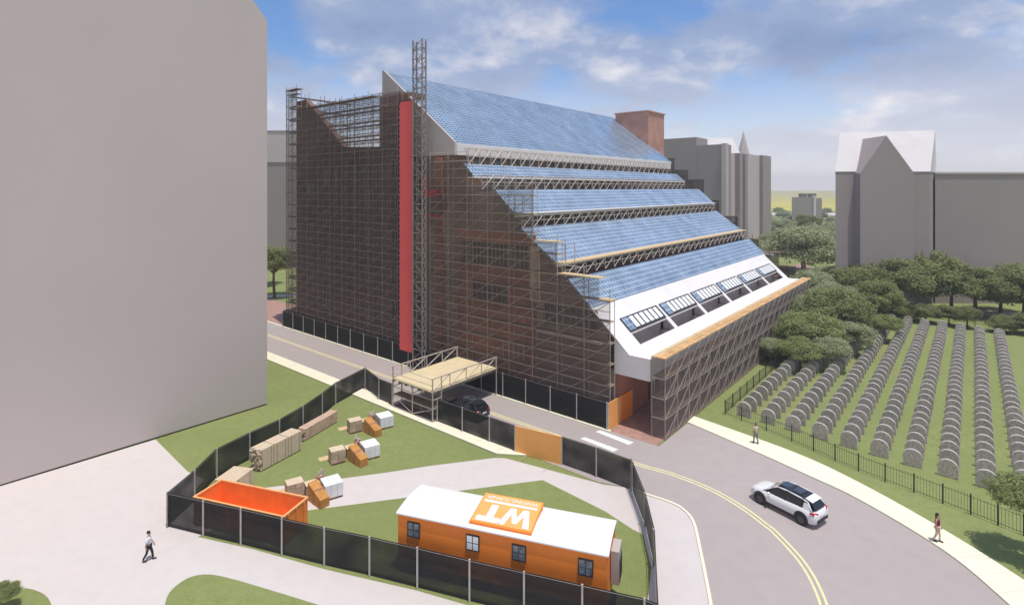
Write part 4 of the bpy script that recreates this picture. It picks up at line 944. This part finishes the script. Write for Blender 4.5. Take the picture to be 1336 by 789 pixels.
# ------------------------------------------------------------------ people
def skinned(name, joints, edges, rad, m, parent, sub=1, root=0):
    me = bpy.data.meshes.new(name); inv = parent_matrix(parent).inverted()
    me.from_pydata([tuple(inv@Vector(j)) for j in joints], edges, [])
    o_ = bpy.data.objects.new(name, me); COL.objects.link(o_); o_.parent = parent
    sm = o_.modifiers.new('skin','SKIN'); sm.use_smooth_shade = True
    sv = me.skin_vertices[0].data if me.skin_vertices else None
    if sv is None:
        bm = bmesh.new(); bm.from_mesh(me); bm.verts.layers.skin.verify(); bm.to_mesh(me); bm.free(); sv = me.skin_vertices[0].data
    for i, r_ in enumerate(rad): sv[i].radius = r_ if isinstance(r_, tuple) else (r_, r_); sv[i].use_root = (i == root)
    ss = o_.modifiers.new('sub','SUBSURF'); ss.levels = sub; ss.render_levels = sub
    me.materials.append(m)
    return o_
def person(c, ang, ht, label, shirt, pants, hair, stride=.28, long_hair=False, arms=(.25,-.25), sleeves=True, shorts=False):
    t = thing('person', c, label, 'person', rz=ang); k = ht/1.75; R3 = Matrix.Rotation(ang,3,'Z')
    def W(x, y, z): return Vector(c)+R3@Vector((x*k,y*k,z*k))
    J = {}; js = []; ra = []; ed = []
    def j(n_, p, r_, par=None):
        J[n_] = len(js); js.append(W(*p)); ra.append(tuple(q_*k for q_ in r_) if isinstance(r_, tuple) else r_*k)
        if par: ed.append((J[par], J[n_]))
    s = stride
    j('pel',(0,0,.96),(.135,.10)); j('waist',(.0,0,1.10),(.115,.085),'pel'); j('chest',(.01,0,1.30),(.14,.10),'waist'); j('up',(.0,0,1.42),(.11,.08),'chest'); j('neck',(.01,0,1.50),.052,'up')
    j('head0',(.02,0,1.57),.062,'neck'); j('head1',(.02,0,1.66),.085,'head0'); j('head2',(.01,0,1.73),.06,'head1')
    for sd, st_, a_ in ((1,s,arms[0]),(-1,-s,arms[1])):
        n_ = str(sd)
        j('hip'+n_,(0,sd*.09,.90),.085,'pel'); j('knee'+n_,(st_*.55+.04,sd*.10,.50),.056,'hip'+n_); j('ank'+n_,(st_-(.08 if st_<0 else 0),sd*.10,.09+(.04 if st_<0 else 0)),.038,'knee'+n_); j('toe'+n_,(st_+.14,sd*.11,.035),.034,'ank'+n_)
        j('sh'+n_,(0,sd*.17,1.42),.055,'up'); j('el'+n_,(a_*.35-.02,sd*.23,1.15),.040,'sh'+n_); j('wr'+n_,(a_+.04,sd*.235,.93),.027,'el'+n_); j('palm'+n_,(a_+.06,sd*.235,.86),(.034,.018),'wr'+n_)
        for q_, (dx_, ln) in enumerate(((-.032,.062),(-.011,.078),(.011,.082),(.030,.070))):
            j('f%d'%q_+n_,(a_+.06+dx_,sd*.235,.82),.0095,'palm'+n_); j('g%d'%q_+n_,(a_+.065+dx_,sd*.228,.82-ln*.6),.0085,'f%d'%q_+n_); j('h%d'%q_+n_,(a_+.075+dx_,sd*.215,.82-ln),.0075,'g%d'%q_+n_)
        j('th'+n_,(a_+.10,sd*.222,.86),.011,'palm'+n_); j('ti'+n_,(a_+.118,sd*.212,.825),.009,'th'+n_)
    body_ = skinned('body', js, ed, ra, M['skin'], t, 1)
    def sub(names, grow, m, nm):
        idx = {J[n_]: i for i, n_ in enumerate(names)}
        es = [(idx[a],idx[b]) for a,b in ed if a in idx and b in idx]
        rr = []
        for n_ in names:
            r_ = ra[J[n_]]; r_ = r_ if isinstance(r_, tuple) else (r_, r_); rr.append((r_[0]+grow, r_[1]+grow))
        skinned(nm, [js[J[n_]] for n_ in names], es, rr, m, t, 1)
    sub(['pel','hip1','knee1','hip-1','knee-1']+([] if shorts else ['ank1','ank-1']), .018*k, pants, 'trousers')
    sub(['pel','waist','chest','up','sh1','sh-1']+(['el1','el-1'] if sleeves else []), .024*k, shirt, 'shirt')
    mb = MB()
    mb.ell(W(-.012,0,1.70), .105*k,.095*k,.10*k, ang=ang)
    if long_hair: mb.ell(W(-.07,0,1.58), .05*k,.085*k,.17*k, ang=ang)
    mb.build('hair', hair, t, smooth=True)
    mb = MB(); mb.ell(W(.118,0,1.655), .018*k,.014*k,.022*k, ang=ang)
    for sd in (-1,1): mb.ell(W(.01,sd*.09,1.66), .02*k,.012*k,.03*k, ang=ang)
    mb.build('nose_and_ears', M['skin'], t, smooth=True)
    mb = MB()
    for sd in (-1,1): mb.ell(W(.098,sd*.033,1.68), .010*k,.014*k,.008*k, 6, 4, ang=ang)
    mb.ell(W(.096,0,1.61), .008*k,.026*k,.007*k, 6, 4, ang=ang); mb.build('eyes_and_mouth', M['hair_dark'], t)
    for sd, st_ in ((1,s),(-1,-s)):
        MB().ell(W(st_+.05-(.03 if st_<0 else 0),sd*.105,.05+(.02 if st_<0 else 0)), .15*k,.052*k,.052*k, ang=ang).build('shoe', M['shoe'], t, smooth=True)
def ph(x, y, z=0.0): v = P(x, y, z); return (v.x, v.y, z)
person(ph(194,731,.006), R(15), 1.70, 'person in white shirt and black trousers walking across the pale forecourt', M['shirt_white'], M['pants_black'], M['hair_dark'], stride=.20, arms=(.16,-.12))
person(ph(986,578,.10), R(100), 1.72, 'person in cream top and grey trousers on the pavement by the cemetery fence corner', M['shirt_cream'], M['pants_grey'], M['hair_brown'], stride=.12, arms=(.12,-.05))
person(ph(1223,706,.10), R(-50), 1.70, 'person in maroon top and pale trousers walking along the outer pavement', M['shirt_maroon'], M['pants_pale'], M['hair_dark'], long_hair=True, sleeves=False, stride=.10, arms=(.1,-.05))

# ------------------------------------------------------------------ cemetery
def stone_mesh():
    mb = MB(); hw, t, hs, ht = .62, .10, .80, 1.38; pts = [(-hw,0),(hw,0)]
    for k in range(13):
        a = math.pi*k/12; pts.append((hw*math.cos(a), hs+(ht-hs)*math.sin(a)))
    n_ = len(pts); c = B(11,12.9,0)
    def G(u_, w_, z): return c+Vector((ux*u_+wx*w_, uy*u_+wy*w_, z))
    f_ = [G(-t,a,b) for a,b in pts]; b_ = [G(t,a,b) for a,b in pts]
    mb.add(f_+b_, [tuple(range(n_)), tuple(range(n_,2*n_))], 0)
    for i in range(n_): mb.add([f_[i],f_[(i+1)%n_],b_[(i+1)%n_],b_[i]], [(0,1,2,3)], 1)
    # raised border and inscription lines carved as shallow bars
    return mb, c
mbs, c0 = stone_mesh()
proto = mbs.build('headstone', [M['stone'], M['stone_edge']], loc=c0)
bm = bmesh.new(); bm.from_mesh(proto.data); bmesh.ops.remove_doubles(bm, verts=bm.verts, dist=.001); bmesh.ops.recalc_face_normals(bm, faces=bm.faces)
bmesh.ops.bevel(bm, geom=[e for e in bm.edges if e.is_manifold and e.calc_face_angle(0) > 1.2], offset=.03, segments=1, affect='EDGES'); bm.to_mesh(proto.data); bm.free()
ords = ['first','second','third','fourth','fifth','sixth','seventh','eighth','ninth','tenth','eleventh','twelfth','thirteenth','fourteenth','fifteenth','sixteenth','seventeenth','eighteenth','nineteenth','twentieth']+['twenty '+q_ for q_ in ('first','second','third','fourth','fifth','sixth','seventh','eighth','ninth')]+['thirtieth','thirty first','thirty second']
random.seed(21); first = True; cnt = 0
ordn = ['first','second','third','fourth','fifth','sixth','seventh','eighth','ninth','tenth']
for ci in range(10):
    w_ = 8.5+2.173*ci; u_ = 10.8-.22*ci; k = 0
    if ci == 9: u_ += 1.86
    umax = {0:46, 1:52, 2:57}.get(ci, 64.3)
    while u_ < umax:
        o_ = proto if first else proto.copy()
        if not first: COL.objects.link(o_)
        first = False; o_.location = B(u_+random.uniform(-.04,.04), w_+random.uniform(-.03,.03), -.01)
        o_.rotation_euler = (random.uniform(-.03,.03),random.uniform(-.02,.02),random.uniform(-.06,.06)); o_.scale = (1,1,random.uniform(.97,1.03))
        tag(o_, 'grey headstone, %s from the street in the %s row from the building' % (ords[k], ordn[ci]), 'headstone', 'headstones standing in rows on the cemetery lawn'); u_ += 1.86; k += 1
# iron fence round the cemetery
def iron_fence(line, label, sp=2.2):
    pts = [Vector(p) for p in line]; t = thing('iron_fence', (pts[0].x,pts[0].y,0), label, 'fence')
    post = []; 
    for a, b in zip(pts[:-1], pts[1:]):
        n_ = max(1, round((b-a).length/sp))
        for k in range(n_): post.append(a+(b-a)*k/n_)
    post.append(pts[-1])
    for p in post: MB().box((p.x,p.y,-.02), .07,.07,1.38).build('post', M['iron'], t)
    for a, b in zip(post[:-1], post[1:]):
        mb = MB(); d = (b-a); Ln = d.length; n_ = int(Ln/.17)
        mb.tube((a.x,a.y,.16), (b.x,b.y,.16), .018, 4); mb.tube((a.x,a.y,1.16), (b.x,b.y,1.16), .018, 4)
        for k in range(1, n_): q_ = a+d*k/n_; mb.tube((q_.x,q_.y,.05), (q_.x,q_.y,1.30), .011, 3)
        mb.build('railing', M['iron'], t)
cf = smoothline(px((946,540),(1033,575),(1120,614),(1230,656),(1336,698),(1420,730)), 3)
iron_fence(cf, 'black iron railing along the street side of the cemetery')
iron_fence([xy(B(10.2,6.9,0)), xy(B(66,6.9,0))], 'black iron railing between the cemetery and the long front scaffold')
iron_fence([xy(B(66,6.9,0)), xy(B(66.5,50,0))], 'black iron railing at the far end of the cemetery under the trees', sp=3)

# ------------------------------------------------------------------ trees
def crown_mesh(name, seed, leaf, n_clump, n_leaf, leafm, flat=.62, lsize=.05):
    rd_ = random.Random(seed); mb = MB(); vs = []; fs = []
    clumps = []
    for i in range(n_clump):
        a = rd_.uniform(0, 2*math.pi); e = rd_.uniform(-.55, 1); rr = rd_.uniform(.45,.86)*(1-.12*abs(e))
        clumps.append((Vector((rr*math.cos(a)*math.sqrt(max(.1,1-e*e)), rr*math.sin(a)*math.sqrt(max(.1,1-e*e)), rr*e*flat)), rd_.uniform(.17,.34)))
    for c, r_ in clumps:
        m_ = int(n_leaf*(r_/.26)**2)
        for q_ in range(m_):
            d = Vector((rd_.gauss(0,1), rd_.gauss(0,1), rd_.gauss(0,.8))).normalized()*r_*(rd_.random()**.35)
            d.z *= .62
            if rd_.random() < .12: d *= 1.35
            p = c+d; n_ = (d.normalized()*.6+Vector((rd_.uniform(-1,1),rd_.uniform(-1,1),rd_.uniform(0,1.2)))).normalized(); t = n_.orthogonal().normalized(); t.rotate(Matrix.Rotation(rd_.uniform(0,6.28),3,n_)); b = n_.cross(t)
            s = lsize*rd_.uniform(.6,1.3); o_ = len(vs)
            vs += [p-t*s, p-b*s*.5, p+t*s, p+b*s*.55]; fs.append((o_,o_+1,o_+2,o_+3))
    me = bpy.data.meshes.new(name); me.from_pydata([tuple(v) for v in vs], [], fs); me.materials.append(leafm)
    return me, clumps
def trunk_mesh(name, seed, clumps, zc, hr):
    """unit tree: trunk from z=0, crown centre at zc (in crown radii)"""
    rd_ = random.Random(seed); mb = MB(); top = Vector((rd_.uniform(-.04,.04),rd_.uniform(-.04,.04),zc-.25))
    mid = Vector((rd_.uniform(-.03,.03),rd_.uniform(-.03,.03),zc*.45))
    mb.tube((0,0,0), mid, .062, 8, .045); mb.tube(mid, top, .045, 8, .035)
    for c, r_ in clumps[:14]:
        e = Vector((c.x,c.y,c.z+zc)); k_ = mid.lerp(top, rd_.uniform(.5,1)); m_ = k_.lerp(e,.55)+Vector((0,0,-.04)); mb.tube(k_, m_, .024, 5, .016); mb.tube(m_, e, .016, 5, .006)
    me = bpy.data.meshes.new(name); me.from_pydata([tuple(v) for v in mb.v], [], mb.f); me.materials.append(M['bark'])
    return me
VAR = []
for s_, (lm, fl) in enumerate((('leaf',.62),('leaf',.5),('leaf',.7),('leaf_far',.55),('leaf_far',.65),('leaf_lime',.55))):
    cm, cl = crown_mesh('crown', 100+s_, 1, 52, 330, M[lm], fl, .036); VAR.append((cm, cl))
tkm = {}
def tree(p, r, h, var, label, group=None, name='tree'):
    """r crown radius, h total height"""
    cm, cl = VAR[var]; flat = (.62,.5,.7,.55,.65,.55)[var]
    t = thing(name, (p[0],p[1],-.02), label, 'tree', group, rz=random.uniform(0,6.28))
    zc = (h-r*flat*.95)*.9
    cz = bpy.data.objects.new('crown', cm); COL.objects.link(cz); cz.parent = t; cz.location = (0,0,zc); cz.scale = (r,r,r)
    key = (var, round(zc/r,1))
    if key not in tkm: tkm[key] = trunk_mesh('trunk', 5+var, cl, zc/r, 1)
    tk = bpy.data.objects.new('trunk', tkm[key]); COL.objects.link(tk); tk.parent = t; tk.scale = (r,r,r)
    return t
random.seed(5)
G1 = 'trees beyond the cemetery'
for (x, y, r, h, v, lb) in [(1112,409,5.2,9.2,0,'dense dark tree at the left end of the row beyond the cemetery'),(1160,407,6.2,10.6,1,'broad dark tree before the left edge of the gabled tower'),(1204,404,7.0,12.2,2,'tallest dark tree of the row beyond the cemetery, before the gabled tower'),(1241,408,4.8,9.3,0,'rounded tree at the right foot of the gabled tower'),(1273,412,5.0,9.3,1,'tree with a bare visible trunk before the flat block beyond the cemetery'),(1336,417,6.0,10,2,'dark tree at the right end of the row beyond the cemetery'),(1305,408,4.6,7.4,5,'low pale tree between two dark ones beyond the cemetery'),(1136,414,4.2,6.5,3,'low pale green tree in front of the row beyond the cemetery')]:
    tree(P(x,y), r*1.15, h*.97, v, lb, G1)
G2 = 'trees between cemetery and scaffold'
for (u_, w_, r, h, v, lb) in [(35,9.0,3.9,6.4,5,'leafy tree leaning over the first headstone rows'),(44,10.6,5.2,8.4,2,'larger dark tree amid the far first headstone rows'),(41,5.5,2.4,4.8,3,'pale bushy tree between the long scaffold and cemetery railing'),(53,8.6,4.2,7.6,3,'wide dark tree near the far end of the front scaffold'),(60,13.5,4.6,7.8,0,'dark tree at the far left corner of the cemetery'),(28.5,9.4,2.5,4.3,5,'leafy green tree over the near part of the first headstone rows'),(31.5,12.2,2.4,4.2,3,'pale spreading tree over the second headstone row'),(29.5,5.9,1.7,3.4,3,'small round tree close to the long scaffold, nearest the street'),(39.5,13.0,3.0,5.0,4,'low spreading tree over the second and third headstone rows'),(48,6.2,3.6,6.6,4,'pale leafy tree midway along the cemetery railing by the scaffold'),(63,4,4.6,8,3,'pale tree just past the end of the front scaffold'),(50,15.5,2.4,4.2,5,'small lime green tree among the third headstone row')]:
    tree(B(u_,w_,0), r, h, v, lb, G2)
G4 = 'low bushes along the cemetery'
rd_ = random.Random(4)
for k in range(9): tree(B(31.5+k*3.3+rd_.uniform(-.6,.6), 6.1+rd_.uniform(-.5,.5), 0), rd_.uniform(1.4,2.0), rd_.uniform(2.2,3.0), rd_.choice((3,5,0)), 'low bush beside the long scaffold, %s from the street' % ords[k], G4, name='bush')
for k in range(11): tree(B(67.8+rd_.uniform(-.6,.8), 9.5+k*3.1+rd_.uniform(-.6,.6), 0), rd_.uniform(1.9,2.8), rd_.uniform(2.8,4.0), rd_.choice((0,1,2,5)), 'low bush behind the far cemetery railing, %s from the left' % ords[k], G4, name='bush')
G3 = 'distant park trees'
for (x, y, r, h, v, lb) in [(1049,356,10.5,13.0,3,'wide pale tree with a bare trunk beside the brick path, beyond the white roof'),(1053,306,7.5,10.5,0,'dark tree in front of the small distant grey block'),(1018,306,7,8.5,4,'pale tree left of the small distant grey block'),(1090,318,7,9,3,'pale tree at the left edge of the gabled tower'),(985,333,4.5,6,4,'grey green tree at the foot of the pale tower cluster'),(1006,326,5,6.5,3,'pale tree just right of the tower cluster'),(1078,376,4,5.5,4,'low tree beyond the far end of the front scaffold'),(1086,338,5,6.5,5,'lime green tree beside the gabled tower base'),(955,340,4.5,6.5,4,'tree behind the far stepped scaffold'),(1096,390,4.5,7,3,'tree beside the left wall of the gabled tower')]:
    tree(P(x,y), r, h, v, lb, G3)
tree(P(358,388), 5.2, 11.2, 0, 'dark tree left of the scaffolded building, beside the plain grey wall')
tree(P(345,372), 4.6, 9, 4, 'pale tree beyond the far left corner of the building')
tree((30.4,32.2), 2.1, 5.2, 5, 'leafy tree at the right foreground beside the outer pavement')
tree(P(4,796), .75, 1.5, 5, 'small light green shrub on the lawn in the near left corner', name='shrub')
# far tree belt
rd_ = random.Random(9)
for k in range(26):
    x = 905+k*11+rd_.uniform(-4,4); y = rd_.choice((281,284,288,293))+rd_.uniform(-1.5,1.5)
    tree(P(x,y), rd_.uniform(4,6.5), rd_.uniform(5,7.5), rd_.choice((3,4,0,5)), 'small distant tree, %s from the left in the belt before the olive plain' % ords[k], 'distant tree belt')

# ------------------------------------------------------------------ other buildings
# plain grey block on the left
lb_ = thing('plain_grey_building', B(-40,-45,0), 'huge plain grey windowless building filling the left of the view', 'building')
cw = -29.05
def LBp(u_, z, w_): return B(u_, w_, z)
fpts = [(-75,.12),(-16.85,.12),(-16.85,38.4),(-19.3,41.2),(-19.3,58),(-75,58)]
n_ = len(fpts); mb = MB(); mb.add([LBp(a,b,cw) for a,b in fpts]+[LBp(a,b,cw-32) for a,b in fpts], [tuple(range(n_)), tuple(range(n_,2*n_))]+[(i,(i+1)%n_,n_+(i+1)%n_,n_+i) for i in range(n_)])
mb.build('wall', M['left_render'], lb_)
MB().bbox(-75,-16.9,cw-31.9,cw-.25,0,.12).build('base_strip', M['trim'], lb_)  # dark strip set back under the foot of the wall
def block(label, parts, name='grey_building', roofs=()):
    p0 = parts[0][0]; t = thing(name, (p0[0][0],p0[0][1],0), label, 'building')
    for pts, z0, z1, m in parts: MB().prism(pts, z0, z1).build('wall', M[m], t)
    return t
# gabled tower straight behind the cemetery
Yt = 97.8; s_ = Yt/F
def X(x, Y=Yt): return (x-CX)/F*Y
def Zt(y, Y=Yt): return H-(y-HY)*Y/F
gt = thing('gabled_tower', (X(1155),Yt,0), 'grey gabled tower with pale pitched roof beyond the cemetery', 'building')
ze = Zt(224); 
MB().prism([(X(1090),Yt),(X(1213),Yt),(X(1222,Yt+14),Yt+14),(X(1092,Yt+14),Yt+14)], 0, ze).build('wall', M['grey_render'], gt)
MB().prism([(X(1115),Yt-1.6),(X(1184),Yt-1.6),(X(1184),Yt-.01),(X(1115),Yt-.01)], 0, ze-.3).build('bay', M['grey_render'], gt)
yb = Yt-1.6; pk = H-(177-HY)*yb/F
mb = MB(); a, b, c = (X(1115),ze-.3), (X(1184),ze-.3), (X(1148.5),pk)
mb.add([(a[0],yb,a[1]),(b[0],yb,b[1]),(c[0],yb,c[1]),(a[0],Yt+6,a[1]),(b[0],Yt+6,b[1]),(c[0],Yt+6,c[1])], [(0,1,2),(3,4,5),(0,1,4,3),(1,2,5,4),(2,0,3,5)]).build('gable', M['grey_render'], gt)
zr = H-(170-HY)*(Yt+6)/F
mb = MB(); x0, x1 = X(1089.5), X(1213.5); r0, r1 = X(1096,Yt+6), X(1220,Yt+6)
mb.add([(x0,Yt-.1,ze),(x1,Yt-.1,ze),(X(1222,Yt+14),Yt+14,ze),(X(1092,Yt+14),Yt+14,ze),(r0,Yt+6,zr-.5),(r1,Yt+6,zr)], [(0,1,2,3),(0,1,5,4),(2,3,4,5),(0,3,4),(1,2,5)]).build('roof', M['pale_roof'], gt)
# long flat block to its right
bb = thing('flat_block', (X(1280,108),108,0), 'long flat topped grey block right of the gabled tower', 'building')
zf = Zt(227,104); MB().prism([(X(1220,104),104),(X(1420,104),104),(X(1420,130),130),(X(1224,130),130)], 0, zf).build('wall', M['grey_render'], bb)
MB().prism([(X(1220,104)-.1,103.8),(X(1420,104),103.8),(X(1420,130),130.2),(X(1224,130),130.2)], zf, zf+.35).build('parapet', M['left_render'], bb)
# tower cluster behind the penthouse
tcx = thing('tower_cluster', P(946,332), 'cluster of tall plain grey towers beyond the far end of the building', 'building')
c = P(946,332); U_ = Vector((ux,uy,0)); W_v = Vector((wx,wy,0))
def Q(a, b, z): return c+U_*a+W_v*b+Vector((0,0,z))
def qbox(a0,a1,b0,b1,z0,z1): return MB().hexa([Q(a0,b0,z0),Q(a1,b0,z0),Q(a1,b1,z0),Q(a0,b1,z0),Q(a0,b0,z1),Q(a1,b0,z1),Q(a1,b1,z1),Q(a0,b1,z1)])
def zq(y, v): return H-(y-HY)*v.y/F
qbox(0,6,-22,0,0,zq(188,Q(0,0,0))).build('wall', M['grey_render'], tcx)
qbox(-.3,10,-21.5,-9.5,0,zq(181,Q(0,-18,0))).build('wall', M['grey_render'], tcx)
qbox(-.8,1.5,-.9,.6,0,zq(188,Q(0,0,0))+.2).build('corner_pier', M['left_render'], tcx)
qbox(6,40,-16,-1,0,zq(199,Q(6,0,0))).build('wall', M['left_render'], tcx)  # paler render paints in the stronger light on right-facing walls
for a in (13,19): qbox(a,a+3,-1,.6,0,zq(202,Q(25,0,0))).build('corner_pier', M['grey_render'], tcx)
qbox(24,46,-16,0,0,zq(202,Q(30,0,0))).build('wall', M['left_render'], tcx)  # same paler tone, light from the right put into the colour
qbox(38,49,-3,1.2,0,zq(203,Q(40,0,0))).build('corner_pier', M['grey_render'], tcx)
tb = Q(12,-8,0); zb = zq(200,tb)
sp_ = thing('spire', Vector((X(970,260),260,0)), 'thin pointed green grey spire above the tower cluster', 'spire')
MB().lathe((X(970,260),260,0), [(4.2,0),(4.2,Zt(207,260)),(3.0,Zt(203,260)),(.15,Zt(172,260))], 8).build('shaft', M['beige_conc'], sp_)
pr_ = thing('pale_roofed_hall', (X(945,235),235,0), 'hall with pale pitched roof behind the tower cluster', 'building')
mb = MB(); x0, x1 = X(912,235), X(966,235); zl, zh = Zt(200,235), Zt(180,241)
mb.add([(x0,235,zl),(x1,235,zl),(x1,247,zl),(x0,247,zl),(x0+3,241,zh),(x1-1,241,zh)], [(0,1,2,3),(0,1,5,4),(2,3,4,5),(0,3,4),(1,2,5)]).build('roof', M['pale_roof'], pr_)
MB().prism([(x0,235.1),(x1,235.1),(x1,246.9),(x0,246.9)], 0, zl-.05).build('wall', M['grey_render'], pr_)
# small distant block
sb = thing('distant_block', (X(1055,300),300,0), 'small distant grey block with rooftop plant before the olive plain', 'building')
zs = Zt(257.5,300); MB().prism([(X(1033,300),300),(X(1061,300),300),(X(1064,320),320),(X(1037,320),320)], 0, zs).build('wall', M['grey_render'], sb)
MB().prism([(X(1061,300)+.02,299.5),(X(1064,300),299.5),(X(1064,300),302),(X(1061,300)+.02,302)], 0, zs+.8).build('stair_shaft', M['pale_roof'], sb)
MB().prism([(X(1064,300)+.02,300.5),(X(1073,300),300.5),(X(1073,300),312),(X(1064,300)+.02,312)], 0, zs-.4).build('wall', M['grey_render'], sb)
for x in (1054,1066): MB().prism([(X(x-3.5,300),303),(X(x+3,300),303),(X(x+3,300),307),(X(x-3.5,300),307)], zs+.0, zs+2.0).build('rooftop_plant', M['steel_dark'], sb)
# two grey blocks seen in the gap on the left
a1 = thing('grey_block', (X(356,150),150,0), 'lower dark grey block in the gap at left of the scaffolded building', 'building')
MB().prism([(X(300,150),150),(X(400,150),150),(X(400,165),165),(X(300,165),165)], 0, Zt(212,150)).build('wall', M['grey_render'], a1)
MB().prism([(X(300,150)-.2,149.8),(X(400,150)+.2,149.8),(X(400,165)+.2,165.2),(X(300,165)-.2,165.2)], Zt(212,150), Zt(212,150)+.4).build('parapet', M['left_render'], a1)
a2 = thing('grey_block', (X(356,190),190,0), 'taller pale grey block behind the dark one in the left gap', 'building')
MB().prism([(X(310,190),190),(X(395,190),190),(X(395,205),205),(X(310,205),205)], 0, Zt(172,190)).build('wall', M['left_render'], a2)
MB().prism([(X(310,190)-.2,189.8),(X(395,190)+.2,189.8),(X(395,205)+.2,205.2),(X(310,205)-.2,205.2)], Zt(172,190), Zt(172,190)+.4).build('parapet', M['grey_render'], a2)

# ------------------------------------------------------------------ haze
hz_ = MB().prism([(-1100,-60),(1100,-60),(1100,1900),(-1100,1900)], -1.2, 62)
ho = hz_.build('haze', [], None); ho['kind'] = 'stuff'
hm = bpy.data.materials.new('haze'); hm.use_nodes = True; ht_ = hm.node_tree; ht_.nodes.clear()
pv = ht_.nodes.new('ShaderNodeVolumePrincipled'); pv.inputs['Density'].default_value = HAZE; pv.inputs['Color'].default_value = (0.93,0.93,0.95,1)
om = ht_.nodes.new('ShaderNodeOutputMaterial'); ht_.links.new(pv.outputs[0], om.inputs['Volume']); ho.data.materials.append(hm)
